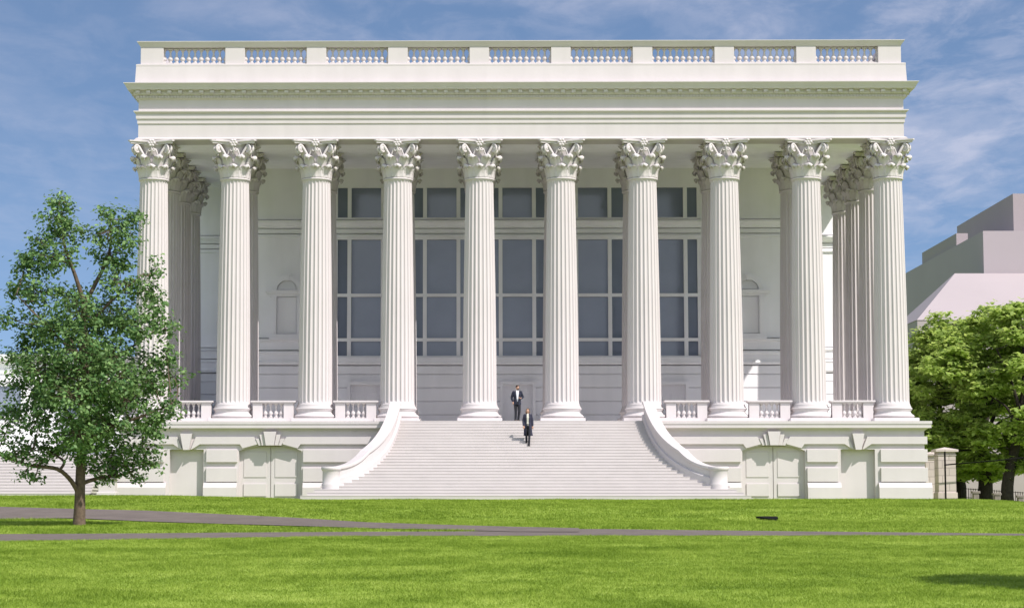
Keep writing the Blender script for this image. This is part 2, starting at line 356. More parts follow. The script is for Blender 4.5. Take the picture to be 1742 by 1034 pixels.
def capital_mesh():
    b=MB(); z0=16.03; H=17.86-z0
    def br(z): t=min(1,max(0,z/(H-.2))); return .66+.16*t**3
    b.lathe([(.70,z0-.10),(.76,z0-.08),(.775,z0-.04),(.76,z0),(.70,z0+.02),(.68,z0+.03)],36)
    b.lathe([(br(z),z0+z) for z in (0,.3,.6,.9,1.2,1.45,1.6)]+[(.9,z0+1.63),(.9,z0+1.66)],32)
    def leaf(a,zb,h,W,out,th=.05):
        ca,sa=math.cos(a),math.sin(a); nv,nu=14,9; front=[];back=[]
        for i in range(nv+1):
            v=i/nv
            if v<.72: z=zb+h*v/.72*.9; r=br(z)+.045+.15*(v/.72)**2.2*out/.3
            else:
                q=(v-.72)/.28; ang=q*PI*1.12; rr=out*.5
                z=zb+h*.9+rr*.62*math.sin(ang); r=br(zb+h*.9)+.045+.15*out/.3+rr*(1-math.cos(ang))*.62
            wl=W*(.72+.42*math.sin(PI*min(1,v*1.05)*.8))*(1 if v<.72 else max(.34,1-.7*((v-.72)/.28)**1.5))
            wl*=1+.16*abs(math.sin(v*PI*4.5))
            for j in range(nu):
                u=-1+2*j/(nu-1)
                rib=.022*math.cos(u*PI*2.5)*(1-abs(u)*.4)+.05*(1-u*u)-.05*abs(u)**3
                rad=r+rib; t_=u*wl
                zz=z-(.10*u*u if v>.72 else .05*u*u*v)
                front.append((ca*rad-sa*t_,sa*rad+ca*t_,z0+zz)); back.append((ca*(rad-th)-sa*t_*.96,sa*(rad-th)+ca*t_*.96,z0+zz-.02))
        n=len(front); fs=[]
        for i in range(nv):
            for j in range(nu-1):
                k=i*nu+j; fs.append((k,k+1,k+nu+1,k+nu)); fs.append((n+k,n+k+nu,n+k+nu+1,n+k+1))
            for j in (0,nu-1): k=i*nu+j; fs.append((k,k+nu,n+k+nu,n+k))
        k=nv*nu
        for j in range(nu-1): fs.append((k+j,k+j+1,n+k+j+1,n+k+j))
        b.add(front+back,fs,True)
    for k in range(8): leaf(TAU*k/8,.03,.60,.25,.30)
    for k in range(8): leaf(TAU*k/8+PI/8,.03,1.08,.24,.40)
    for k in range(8):                                        # small caulicole leaves under the volutes
        a=TAU*(k+.5)/8; a+= (.16 if k%2 else -.16)*0
    for k in range(4):
        a=PI/4+k*PI/2; ca,sa=math.cos(a),math.sin(a); tx,ty=-sa,ca
        leaf(a,.55,.78,.17,.42)
        for sgn in (-1,1):                                    # corner volute: spiral ribbon, one each side of the diagonal
            pts=[];rad=[]
            for i in range(8):
                q=i/7; r=.80+.26*q**1.2; z=.92+.62*q; off=sgn*(.38-.27*q)
                pts.append((ca*r+tx*off,sa*r+ty*off,z0+z)); rad.append((.05+.03*q,.05+.03*q))
            cr,cz=1.12,1.40
            for i in range(1,22):
                th=PI*.62-i*.42; rr=.215*(1-i/24); pts.append((ca*(cr+rr*math.cos(th))+tx*sgn*.09,sa*(cr+rr*math.cos(th))+ty*sgn*.09,z0+cz+rr*math.sin(th))); rad.append((.085-.0015*i,.06))
            b.tube(pts,rad,6)
        b.tube([(ca*1.12-tx*.13,sa*1.12-ty*.13,z0+1.40),(ca*1.12+tx*.13,sa*1.12+ty*.13,z0+1.40)],.15,14)
    for k in range(4):
        a=k*PI/2; ca,sa=math.cos(a),math.sin(a); tx,ty=-sa,ca
        for sgn in (-1,1):                                    # inner helices
            pts=[];rad=[]
            for i in range(6):
                q=i/5; r=.80+.07*q; z=.98+.4*q; off=sgn*(.36-.16*q); pts.append((ca*r+tx*off,sa*r+ty*off,z0+z)); rad.append(.038)
            for i in range(1,12):
                th=PI*.5+ i*.5; rr=.10*(1-i/14); pts.append((ca*.9+tx*sgn*(.12-rr*math.cos(th)*-1*1),sa*.9+ty*sgn*(.12-rr*math.cos(th)*-1*1),z0+1.36+rr*math.sin(th))); rad.append(.035)
            b.tube(pts,rad,6)
        r0=.93; c=(ca*r0,sa*r0,z0+1.70)                        # abacus flower on its stalk
        b.ell(c,(.10,.10,.10),10,6)
        for i in range(6):
            th=TAU*i/6; b.ell((c[0]+tx*.13*math.cos(th)+ca*.02,c[1]+ty*.13*math.cos(th)+sa*.02,c[2]+.13*math.sin(th)),(.085,.085,.075),8,5)
        b.tube([(ca*.86,sa*.86,z0+1.05),(ca*.92,sa*.92,z0+1.4),(ca*.95,sa*.95,z0+1.6)],[.03,.045,.05],6)
    def abac(c1,c2,mid,za,zb):
        poly=[]
        for k in range(4):
            a=k*PI/2
            for i in range(9):
                q=-1+2*i/8; x=q*c1; y=-(mid+(c2-mid)*q*q)
                poly.append((x*math.cos(a)-y*math.sin(a),x*math.sin(a)+y*math.cos(a)))
        b.zprism(poly,za,zb)
    abac(1.02,1.08,.79,z0+1.665,z0+1.75); abac(1.05,1.13,.84,z0+1.75,z0+1.77); abac(1.07,1.17,.87,z0+1.77,z0+1.83); abac(.9,.9,.82,z0+1.83,ZS)
    return b
proto=shaft_mesh().build('column',M['stone'],B)
base_mesh().build('column_base',M['stone'],proto); capital_mesh().build('capital',M['stone'],proto)
spots=[((-4.5+i)*S,0.) for i in range(10)]+[((-4.5+i)*S,S) for i in range(1,9)]+[(s*XL,S*k) for s in (-1,1) for k in (1,2,3)]
for i,(x,y) in enumerate(spots):
    c=proto if i==0 else copy_tree(proto,B)
    c.location=(x,y,0); c.rotation_euler[2]=0 if i<10 else (PI/2)*(i%4)
    c['group']='fluted Corinthian columns of the portico'

# -- entablature

b=MB(); b.sweep(path_ent,[(-1.5,ZS),(.13,ZS),(.13,ZS+.05),(.05,ZS+.10),(0,ZS+.11),(0,18.70),(.035,18.715),(.05,18.73),(.05,18.92),(.10,18.95),(.11,18.99),(.11,19.21),(.17,19.24),(.22,19.29),(.22,19.34),(0,19.36)])
for x in range(-9,10): pass
b.build('architrave',M['stone'],B)
b=MB(); b.sweep(path_ent,[(0,19.34),(0,19.92)]); b.build('frieze',M['stone'],B)
b=MB(); b.sweep(path_ent,[(0,19.90),(.04,19.93),(.10,19.96),(.12,19.98),(.12,20.10),(.20,20.13),(.22,20.16),(.24,20.17),(.24,20.33),(.50,20.345),(.51,20.36),(.54,20.44),(.555,20.45),(.59,20.52),(.65,20.60),(.68,20.63),(.68,20.66),(.0,20.74)])
n=int(2*HW/.155)
for i in range(n+1):
    x=-HW+2*HW*i/n; b.box(x-.042,x+.042,-EF-.18,-EF-.10,19.99,20.095)
nm=int(round(2*HW/.536))
for i in range(0,nm+1):
    x=-HW+2*HW*i/nm
    b.box(x-.10,x+.10,-EF-.41,-EF-.2,20.20,20.325); b.box(x-.08,x+.08,-EF-.34,-EF-.2,20.15,20.21)
for s in (-1,1):
    for i in range(int(YR/.536)):
        y=-EF+.5+i*.536; x=s*HW
        b.box(min(x+s*.2,x+s*.41),max(x+s*.2,x+s*.41),y-.12,y+.12,20.20,20.325)
    for i in range(int(YR/.31)):
        y=-EF+.2+i*.31; b.box(min(x+s*.10,x+s*.18),max(x+s*.10,x+s*.18),y-.05,y+.05,19.99,20.095)
b.build('cornice',M['stone'],B)
# -- roof parapet with balustrades
b=MB(); b.sweep(path_ent,[(.17,20.70),(.17,20.80),(.13,21.55),(.14,21.60),(.14,21.66),(.05,21.69),(-.02,21.70),(-.9,21.70)])
PZ0,PZ1=21.70,22.54; OW=3.14/2
edges=[-HW-.0]
for k in range(9):
    c=(k-4)*S; edges+=[c-OW,c+OW]
edges.append(HW)
for i in range(0,len(edges),2):
    x0,x1=edges[i],edges[i+1]
    x0=x0+(.06 if i==0 else 0); x1=x1-(.06 if i==len(edges)-2 else 0)
    b.bbox(x0,x1,-EF+.04,-EF+.74,PZ0,PZ1,.01)
for s in (-1,1): 
    xa,xb=sorted((s*(HW-.06),s*(HW-.7))); b.box(xa,xb,-EF+.742,YR,PZ0-.3,PZ1-.001)
b.build('parapet',M['stone'],B)
b=MB(); b.sweep([(-HW+.06,YR),(-HW+.06,-EF+.04),(HW-.06,-EF+.04),(HW-.06,YR)],[(-.70,22.542),(.0,22.542),(.015,22.57),(.075,22.66),(.11,22.70),(.175,22.79),(.175,22.815),(.10,22.82),(-.74,22.82),(-.74,22.542)]); b.build('parapet_rail',M['stone'],B)
def baluster_mesh(h,r):
    b=MB(); w=r*1.02
    b.box(-w,w,-w,w,0,.085*h); b.box(-w,w,-w,w,.93*h,h)
    pr=[(.75*r,.085),(.9*r,.11),(.62*r,.15),(.55*r,.18),(.85*r,.24),(1.1*r,.31),(1.0*r,.38),(.66*r,.48),(.42*r,.60),(.36*r,.74),(.48*r,.81),(.72*r,.83),(.72*r,.86),(.5*r,.88),(.75*r,.91),(.75*r,.93)]
    b.lathe([(q,z*h) for q,z in pr],16); return b
bal_proto=None
for k in range(9):
    c=(k-4)*S
    fr=MB(); fr.box(c-OW-.02,c+OW+.02,-EF+.12,-EF+.62,PZ0-.02,PZ0+.05)
    part=fr.build('balustrade',M['stone'],B); part['group']='roof balustrades'
    for i in range(11):
        x=c-OW+i*(2*OW/10)
        if bal_proto is None: o=bal_proto=baluster_mesh(PZ1-PZ0-.05,.125).build('baluster',M['stone'],part)
        else: o=bal_proto.copy(); COL.objects.link(o); o.parent=part
        o.location=(x,-EF+.37,PZ0+.05)
b=MB(); b.box(-HW+.75,HW-.75,-EF+.8,YR,20.9,21.3); b.box(-HW-.1,HW+.1,YR+.01,YR+.4,T,22.8); b.build('roof',M['stone'],B)
b=MB(); b.box(-HW+1.40,HW-1.40,-EF+1.40,YE+.5,ZS+.004,ZS+.3); b.build('ceiling',M['wall'],B)

# -- walls behind the columns
def wall_prof(full=True):
    p=[(.30,T-.2),(.30,T+.22),(.24,T+.28)]
    z=T+.28
    joints=[4.60,5.33,6.06,6.79]
    for j in joints: p+=[(.22,j-.035),(.12,j-.015),(.12,j+.015),(.22,j+.035)]
    p+=[(.22,7.22),(0.22,7.24),(-.14,7.245),(-.14,7.295),(0.22,7.3),(.27,7.32),(.32,7.40),(.32,7.48),(.26,7.53),(.24,7.62),(.24,7.86),(.29,7.92),(.29,8.02),(0.14,8.06),(-.14,8.065),(-.14,8.115),(0.14,8.12),(.14,8.55),(.24,8.60),(.24,8.70),(0.06,8.72),(-.14,8.725),(-.14,8.775),(0.06,8.78),(0,8.79)]
    p+=[(0,14.18),(.09,14.20),(.09,14.31),(.03,14.33),(0.03,14.37),(-.14,14.375),(-.14,14.425),(0.03,14.43),(.03,14.60),(0.03,14.65),(-.14,14.655),(-.14,14.705),(0.03,14.71),(.08,14.72),(.10,14.80),(.22,14.90),(.32,15.0),(.32,15.10),(0.05,15.12),(-.14,15.125),(-.14,15.175),(0.05,15.18),(0,15.18),(0,ZS+.05)]
    return p
WX=15.0
b=MB(); b.sweep([(-WX,YE+.3),(-WX,YC),(-10.05,YC)],wall_prof()); b.sweep([(10.05,YC),(WX,YC),(WX,YE+.3)],wall_prof())
pl=[q for q in wall_prof() if q[1]<7.7]; pl=pl[:-3]+[(.30,7.53),(.30,7.70),(-.3,7.71)]
b.sweep([(-10.05,YC),(10.05,YC)],pl)
b.sweep([(-10.05,YC),(10.05,YC)],[(-.3,14.20)]+[q for q in wall_prof() if 14.19<q[1]<15.17]+[(-.3,15.175)])
b.box(-10.05,10.05,YC,YC+.4,17.0,ZS+.03)
for s in (-1,1): b.box(min(s*10.05,s*10.0),max(s*10.05,s*10.0),YC-.02,YC+.4,7.5,17.)
b.build('central_wall',M['wall'],B)
b=MB(); b.sweep([(-HW-.02,YE+6),(-HW-.02,YE),(HW+.02,YE),(HW+.02,YE+6)],wall_prof()); b.build('rear_wall',M['wall'],B)
# -- tall windows, one upper and one lower per bay
def window(c,x0,x1,zb,zt,tr):
    f=MB(); yf0,yf1=YC+.03,YC+.2; g=.105
    f.box(x0,x1,yf0-.02,yf1,zt-.10,zt); f.box(x0,x1,yf0-.02,yf1,zb,zb+.10)
    xs_=[c-.915,c+.915]
    for x in xs_: f.box(x-g,x+g,yf0,yf1,zb+.10,zt-.10)
    if x0<-10: f.box(x0,x0+.2,yf0+.003,yf1,zb+.1,zt-.1)
    if x1>10: f.box(x1-.2,x1,yf0+.003,yf1,zb+.1,zt-.1)
    cuts=[x0,c-.915-g,c-.915+g,c+.915-g,c+.915+g,x1]
    for z in tr:
        for i in (0,2,4): f.box(cuts[i],cuts[i+1],yf0+.002,yf1,z-.085,z+.085)
    w=f.build('window',M['wall'],B)
    p=MB(); p.box(x0,x1,YC+.22,YC+.25,zb+.02,zt-.02); p.build('pane',M['glass'],w)
    return w
for k in range(-2,3):
    c=k*S; x0=-10.02 if k==-2 else c-S/2; x1=10.02 if k==2 else c+S/2
    window(c,x0,x1,15.18,17.0,[]); window(c,x0,x1,7.71,14.2,[11.09,8.68])
# -- three panelled doors on the terrace and two blind pedimented windows
def terrace_door(c):
    d=MB(); y=YC-.50; hw=.80; zt=6.22
    d.box(c-hw-.16,c-hw,y-.02,YC-.15,T,zt+.16); d.box(c+hw,c+hw+.16,y-.02,YC-.15,T,zt+.16); d.box(c-hw,c+hw,y-.02,YC-.15,zt,zt+.16)
    fr=d.build('door',M['wall'],B)
    q=MB(); yy=YC-.235
    q.box(c-hw,c+hw,yy,YC-.17,T,zt)
    for i in range(8):
        x=c-hw+.1+i*(2*hw-.2)/7
        q.box(x-.035,x+.035,yy-.05,yy,T+.12,zt-.5)
    for i in range(14):
        x=c-hw+.07+i*(2*hw-.14)/13; q.box(x-.022,x+.022,yy-.04,yy,zt-.32,zt-.1)
    q.box(c-hw,c+hw,yy-.055,yy,zt-.46,zt-.38); q.box(c-.012,c+.012,yy-.06,yy,T,zt-.46)
    q.build('door_leaf',M['wall'],fr)
for k in (-2,0,2): terrace_door(k*S)
def blind_window(c):
    w=MB(); y0=YC-.03
    for s in (-1,1):
        xa,xb=sorted((c+s*.56,c+s*.86)); w.box(xa,xb,y0-.20,YC+.01,8.96,11.02)
        xa,xb=sorted((c+s*.60,c+s*.74)); w.box(xa,xb,y0-.25,y0-.20,9.0,10.9)
    w.box(c-.95,c+.95,y0-.32,YC-.0,8.66,8.78); w.box(c-.88,c+.88,y0-.27,YC+.0,8.78,8.955)
    w.box(c-.95,c+.95,y0-.16,YC,11.02,11.14); w.box(c-1.08,c+1.08,y0-.30,YC,11.14,11.24); w.box(c-1.16,c+1.16,y0-.36,YC,11.24,11.33)
    n=18; R0,R1=.56,.80
    arc=[(c+R1*math.cos(PI*i/n),11.33+R1*.98*math.sin(PI*i/n)) for i in range(n+1)]+[(c+R0*math.cos(PI*i/n),11.33+R0*.98*math.sin(PI*i/n)) for i in range(n,-1,-1)]
    for i in range(n):
        a,b_,c_,d_=arc[i],arc[i+1],arc[2*n+1-i-1],arc[2*n+1-i]; w.prism([a,b_,c_,d_],y0-.22,YC)
    w.prism([(c-.15,12.16),(c+.15,12.16),(c+.10,11.86),(c-.10,11.86)],y0-.30,YC)
    w.box(c-.50,c+.50,y0-.05,YC,9.02,10.96)
    half=[(c+.49*math.cos(PI*i/n),11.40+.46*math.sin(PI*i/n)) for i in range(n+1)]; w.prism(half,y0-.05,YC)
    w.build('blind_window',M['wall'],B)
for s in (-1,1): blind_window(s*12.55)

# -- terrace (rusticated basement)
b=MB(); YF=-1.70; YB=-1.36
def hwsym(f):
    for s in (-1,1): f(s)
def bx(b,s,x0,x1,y0,y1,z0,z1,fn='box'):
    a,c=sorted((s*x0,s*x1)); getattr(b,fn)(a,c,y0,y1,z0,z1)
DCX,NCX=3*S,4*S
b.box(-19.8,19.8,YB,YR,-.3,3.505)
b.box(-9.2,9.2,YF,YB-.001,-.3,3.5)
for s in (-1,1):
    bx(b,s,9.2,DCX-1.54,YF,YB-.001,-.3,3.5); bx(b,s,DCX+1.54,NCX-.84,YF,YB-.001,-.3,3.5); bx(b,s,NCX+.84,19.8,YF,YB-.001,-.3,3.5)
    a,c=sorted((s*(NCX-.84),s*(NCX+.84))); b.box(a,c,YF,YB-.001,2.46,3.5)
    # segmental arch over the double door
    n=14; arc=[(s*DCX-1.54+3.08*i/n, 2.40+.28*(1-((2*i/n)-1)**2)) for i in range(n+1)]
    for i in range(n): b.prism([arc[i],arc[i+1],(arc[i+1][0],3.5),(arc[i][0],3.5)],YF,YB-.001)
fix_normals(b.build('terrace_wall',M['stone'],B))
b=MB(); b.box(-20.1,20.1,-2.0,YR-.2,3.51,3.80); b.box(-20.13,20.13,-2.03,YR-.2,3.70,T-.003)
b.sweep([(-19.8,YR-.3),(-19.8,YF),(19.8,YF),(19.8,YR-.3)],[(0,3.36),(.05,3.40),(.12,3.46),(.20,3.50),(.25,3.512)])
b.build('terrace_cornice',M['stone'],B)
y1=YF-.13
def piers(b,s,x0,x1,pl=.06,pr=.06,outer=False):
    e=.12 if outer else 0
    yb=YF+.001
    for (z0,z1) in ((1.84,2.46),(.87,1.56)): bx(b,s,x0,x1+e,y1,yb,z0,z1,'bbox')
    a,c=sorted((s*(x0-pl),s*(x1+pr+e)))
    pts=[(YF-.28,-.3),(YF-.28,.58),(y1+.0,.82),(yb,.82),(yb,-.3)]
    b.add([(a,y,z) for y,z in pts]+[(c,y,z) for y,z in pts],[(0,1,2,3,4),(9,8,7,6,5)]+[(i,5+i,5+(i+1)%5,(i+1)%5) for i in range(5)])
for s in (-1,1):
    b=MB(); piers(b,s,6.8,DCX-1.62,0,.0); piers(b,s,DCX+1.62,NCX-.98,.0,.12); piers(b,s,NCX+1.1,19.8,.12,.18,True)
    yb=YF+.001
    bandz0,bandz1=2.72,3.09
    def prism(poly,y0): 
        pp=[(s*x,z) for x,z in poly]
        b.prism(pp if s>0 else pp[::-1],y0,yb)
    prism([(6.8,bandz0),(DCX-1.50,bandz0),(DCX-1.36,2.52),(DCX-.62,2.72),(DCX-.62,2.80),(DCX-.80,bandz1),(6.8,bandz1)],y1)
    prism([(DCX+.80,bandz1),(DCX+.62,2.80),(DCX+.62,2.72),(DCX+1.36,2.52),(DCX+1.50,bandz0),(NCX-.66,bandz0),(NCX-.26,2.465),(NCX-.22,2.465),(NCX-.46,bandz1)],y1)
    prism([(NCX+.46,bandz1),(NCX+.22,2.465),(NCX+.26,2.465),(NCX+.66,bandz0),(19.92,bandz0),(19.92,bandz1)],y1)
    prism([(NCX-.29,3.24),(NCX-.14,2.44),(NCX+.14,2.44),(NCX+.29,3.24)],YF-.30)
    prism([(DCX-.31,3.34),(DCX-.20,2.66),(DCX+.20,2.66),(DCX+.31,3.34)],YF-.32)
    for q in (-1,1):
        prism([(DCX+q*.315,3.20),(DCX+q*.22,2.665),(DCX+q*.40,2.66),(DCX+q*.52,3.20)],YF-.22)
        prism([(DCX+q*.53,3.0),(DCX+q*.41,2.665),(DCX+q*.55,2.65),(DCX+q*.72,3.0)],YF-.16)
    a,c=sorted((s*19.8,s*19.92)); 
    for z0,z1 in ((1.84,2.46),(.87,1.56),(2.72,3.09)): b.box(a,c,YF+.001,YR-1,z0,z1)
    fix_normals(b.build('rusticated_facing',M['stone'],B))
for s in (-1,1):                                             # double doors under the arches
    d=MB(); c=s*DCX; y=YB-.06
    d.box(c-1.54,c-.02,y,YB-.002,0,2.62); d.box(c+.02,c+1.54,y,YB-.002,0,2.62)
    for q in (-1,1):
        m_=c+q*.77; d.bbox(m_-.56,m_+.56,y-.055,y,.16,.78,.01); d.bbox(m_-.56,m_+.56,y-.03,y,1.10,2.35,.01)
    d.build('double_door',M['stone'],B)
b=MB()                                                       # terrace paving
b.box(-19.9,19.9,-1.9,YE,T-.002,T+.001)
b.build('terrace_floor',M['floor'],B)
# -- balustrades between the front columns
pr2=None
for k in (-4,-3,-2,2,3,4):
    c=k*S; f=MB(); y0,y1_=-.50,-.10
    f.box(c-1.0,c+1.0,y0-.06,y1_+.06,T,4.06)
    for s in (-1,1):
        xa,xb=sorted((c+s*.53,c+s*1.02)); f.bbox(xa,xb,y0,y1_,4.06,4.80,.008)
    f.box(c-1.08,c+1.08,y0-.05,y1_+.05,4.802,4.85); f.bbox(c-1.13,c+1.13,y0-.1,y1_+.1,4.852,4.93,.015)
    part=f.build('terrace_balustrade',M['stone'],B); part['group']='terrace balustrades'
    for i in range(4):
        x=c-.53+1.06*(i+.5)/4
        if pr2 is None: o=pr2=baluster_mesh(.74,.10).build('baluster',M['stone'],part)
        else: o=pr2.copy(); COL.objects.link(o); o.parent=part
        o.location=(x,-.3,4.06)

# ------------------------------------------------------------------ grand staircase
ST=empty('staircase',(XB,0,Z0)); tag(ST,'broad white stone staircase with curved flaring side walls','staircase')
NR=26; RH=T/NR; TRD=.30; YT=-2.04
def stair_y(i): return YT-(NR-i)*TRD            # front of step i (0 = lowest)
wing=[(6.22,-1.72),(6.24,-2.4),(6.32,-3.4),(6.45,-4.4),(6.66,-5.4),(6.98,-6.35),(7.42,-7.2),(7.95,-7.9),(8.5,-8.4),(9.02,-8.72)]
def spline(pts,n):
    P_=np.array(pts); t=np.r_[0,np.cumsum(np.linalg.norm(np.diff(P_,axis=0),axis=1))]; tt=np.linspace(0,t[-1],n)
    out=[]
    m=np.gradient(P_,t,axis=0)
    for q in tt:
        i=min(len(t)-2,max(0,np.searchsorted(t,q)-1)); h=t[i+1]-t[i]; s_=(q-t[i])/h
        out.append((2*s_**3-3*s_**2+1)*P_[i]+(s_**3-2*s_**2+s_)*h*m[i]+(-2*s_**3+3*s_**2)*P_[i+1]+(s_**3-s_**2)*h*m[i+1])
    return np.array(out)
WS=spline(wing,40)
b=MB(); nose=.0125
for i in range(NR):
    z1=(i+1)*RH; yf=stair_y(i)
    if i<4: hx=(10.22,9.92,9.64,9.36)[i]; yb=-7.2
    else:
        k=np.argmin(np.abs(WS[:,1]-min(-1.75,yf+.15))); hx=WS[k,0]+.05; yb=YT+.02
        if yf<-8.3: hx=8.6
    b.box(-hx,hx,yf+nose,yb,i*RH-.05,z1-.035); b.box(-hx,hx,yf,yb,z1-.035,z1)
b.box(-6.1,6.1,YT,-1.9,0,T-.004)
b.box(-6.3,6.3,-7.0,YT+.01,-.3,.2)
b.build('steps',M['step'],ST)
def wing_wall(s):
    b=MB(); n=len(WS); vs=[]; prof=None
    rings=[]
    for i,(x,y) in enumerate(WS):
        a=WS[max(0,i-1)]; c=WS[min(n-1,i+1)]; t=c-a; t/=np.linalg.norm(t); nx,ny=-t[1],t[0]     # points outward from the stair axis for s>0
        if nx<0: nx,ny=-nx,-ny
        frac=(y-YT)/(-NR*TRD); frac=min(1,max(0,frac)); 
        st=T*(1-frac)
        q=i/(n-1)
        zt=max(st+.97, 1.47+ .0*(1-q)); 
        e=max(0,(q-.72)/.28); zt=zt*(1-e)+(1.47)*e if zt>1.47 else zt
        w=.20
        ring=[(-w-.10,-.3),(-w-.10,st*.0+max(st-.02,.3)+.30),(-w-.09,max(st-.02,.3)+.33),(-w,max(st-.02,.3)+.36),(-w,zt-.20),(-w-.03,zt-.17),(-w-.08,zt-.13),(-w-.08,zt-.02),(-w-.06,zt),(w+.06,zt),(w+.08,zt-.02),(w+.08,zt-.13),(w+.03,zt-.17),(w,zt-.20),(w,-.3)]
        rings.append([(s*(x+nx*o),y+ny*o,z) for o,z in ring])
    m=len(rings[0]); fs=[]
    for r in rings: vs+=r
    for i in range(n-1):
        for j in range(m): k=(j+1)%m; fs.append((i*m+j,i*m+k,(i+1)*m+k,(i+1)*m+j))
    fs.append(tuple(range(m))); fs.append(tuple(range((n-1)*m,n*m)))
    b.add(vs,fs)
    ex,ey=WS[-1]                                               # round end post
    b.lathe([(.44,0),(.44,.66),(.43,.69),(.40,.72),(.40,1.27),(.42,1.30),(.46,1.34),(.46,1.45),(.43,1.478)],32,(s*(ex-.13),ey+.02,0))
    o=b.build('side_wall',M['stone'],ST); fix_normals(o)
    bm=bmesh.new(); bm.from_mesh(o.data)
    bm.to_mesh(o.data); bm.free(); return o
wing_wall(-1); wing_wall(1)

def unlevel(root):
    done=set()
    def go(o):
        for ch in kids(o):
            if abs(ch.location.z)>1e-6: ch.location.z=warp(ch.location.z)
            elif ch.data is not None and ch.data.name not in done:
                done.add(ch.data.name); n=len(ch.data.vertices); co=np.empty(n*3); ch.data.vertices.foreach_get('co',co); co=co.reshape(-1,3)
                y=HZ-(co[:,2]+.35)*F/105.; co[:,2]=105.*np.tan(TH+np.arctan((517-y)/F))-.35; ch.data.vertices.foreach_set('co',co.ravel()); ch.data.update()
            go(ch)
    go(root)
unlevel(B); unlevel(ST)
# ------------------------------------------------------------------ side wing and its stair, seen through the tree
def Zl(y,Y): return elev(y)*(DC+Y)+EYE-Z0
LW=empty('side_wing',(P(20,700,4).x,4,Z0)); tag(LW,'low white wing with windows half hidden behind the broad tree','building')
b=MB(); H=Zl(603,4); x0,x1=-16.,5.7
b.sweep([(x0,0),(x1,0),(x1,10)],[(.1,-.3),(.1,T+.1),(.14,T+.15),(.14,T+.3),(0,T+.35),(0,6.1),(.06,6.14),(.06,6.3),(0,6.34),(0,H-1.0),(.08,H-.95),(.08,H-.75),(.02,H-.7),(.02,H-.45),(.15,H-.4),(.4,H-.25),(.45,H-.1),(.45,H),(0,H+.02),(-3,H+.02)])
b.build('wall',M['wall'],LW)
for k in range(6):
    x=-14.6+k*3.6; w=MB()
    for s in (-1,1): xa,xb=sorted((x+s*.7,x+s*1.0)); w.box(xa,xb,-.16,.01,T+.36,6.08)
    w.box(x-.7,x+.7,-.14,.01,5.9,6.075); w.box(x-1.1,x+1.1,-.2,.01,T+.351,T+.5)
    o=w.build('window',M['wall'],LW); p=MB(); p.box(x-.7,x+.7,-.04,.005,T+.5,5.9); p.build('pane',M['glass'],o)
LS=empty('side_staircase',(P(60,845,-4).x,-4,Z0+.13)); tag(LS,'plain white side stair behind the broad tree','staircase')
b=MB()
for i in range(14):
    z=(i+1)*.148; yf=-2+i*.3; b.box(-9,3.0,yf+.018,7.9,z-.2,z-.035); b.box(-9,3.0,yf,7.9,z-.035,z)
b.build('steps',M['step'],LS)
b=MB(); pts=[(-3.2,-1.5,1.1),(-2.9,0,1.8),(-3.3,2,2.7),(-4.2,4.5,3.6)]
b2=[]
for (x,y,z) in pts: b2+= [(x-.35,y,z-1.3),(x-.35,y,z),(x+.1,y,z),(x+.1,y,z-1.3)]
fs=[(0,1,2,3),(12,15,14,13)]
for i in range(3):
    for j in range(4): k=(j+1)%4; fs.append((i*4+j,i*4+k,i*4+4+k,i*4+4+j))
b.add([(x-1.0,y,z) for x,y,z in b2],fs); fix_normals(b.build('side_wall',M['stone'],LS))
PE=empty('stone_pedestal',(P(183,845,-6.4).x,-6.4,Z0+.1)); tag(PE,'squat white stone pedestal at the foot of the side stair','pedestal')
b=MB(); b.bbox(-.45,.45,-.45,.45,-.2,.22,.015); b.bbox(-.38,.38,-.38,.38,.22,.80,.015); b.build('shaft',M['stone'],PE)
b=MB(); b.bbox(-.46,.46,-.46,.46,.80,.92,.02); b.build('cap',M['stone'],PE)

# ------------------------------------------------------------------ people
def remesh(mb,name,m,parent,vox=.007,smooth=3,loc=None):
    me=bpy.data.meshes.new('t'); me.from_pydata(mb.v,[],mb.f); o=bpy.data.objects.new('t',me); COL.objects.link(o)
    bm=bmesh.new(); bm.from_mesh(me); bmesh.ops.remove_doubles(bm,verts=bm.verts,dist=1e-5); bmesh.ops.recalc_face_normals(bm,faces=bm.faces); bm.to_mesh(me); bm.free()
    r=o.modifiers.new('r','REMESH'); r.mode='VOXEL'; r.voxel_size=vox; r.use_smooth_shade=True
    if smooth: s=o.modifiers.new('s','SMOOTH'); s.iterations=smooth; s.factor=.5
    dg=bpy.context.evaluated_depsgraph_get(); me2=bpy.data.meshes.new_from_object(o.evaluated_get(dg)); me2.name=name
    bpy.data.objects.remove(o); bpy.data.meshes.remove(me); me2.materials.clear()
    return link(name,me2,m,parent,loc)
def stack(b,rings,seg=20):                                    # horizontal ellipse rings (cx,cy,z,rx,ry)
    vs=[];fs=[]
    for cx,cy,z,rx,ry in rings:
        for k in range(seg): a=TAU*k/seg; vs.append((cx+rx*math.cos(a),cy+ry*math.sin(a),z))
    for i in range(len(rings)-1):
        for k in range(seg): q=(k+1)%seg; fs.append((i*seg+k,i*seg+q,(i+1)*seg+q,(i+1)*seg+k))
    fs.append(tuple(range(seg-1,-1,-1))); fs.append(tuple(range((len(rings)-1)*seg,len(rings)*seg))); b.add(vs,fs,True)
def limb(b,pts,rad,seg=12):
    P_=[Vector(p) for p in pts]; out=[];rr=[]
    for i in range(len(P_)-1):
        for k in range(4):
            t=k/4; out.append(P_[i].lerp(P_[i+1],t)); rr.append(rad[i]*(1-t)+rad[i+1]*t)
    out.append(P_[-1]); rr.append(rad[-1]); b.tube(out,rr,seg)
    b.ell(P_[0],(rad[0],)*3,10,6); b.ell(P_[-1],(rad[-1],)*3,10,6)
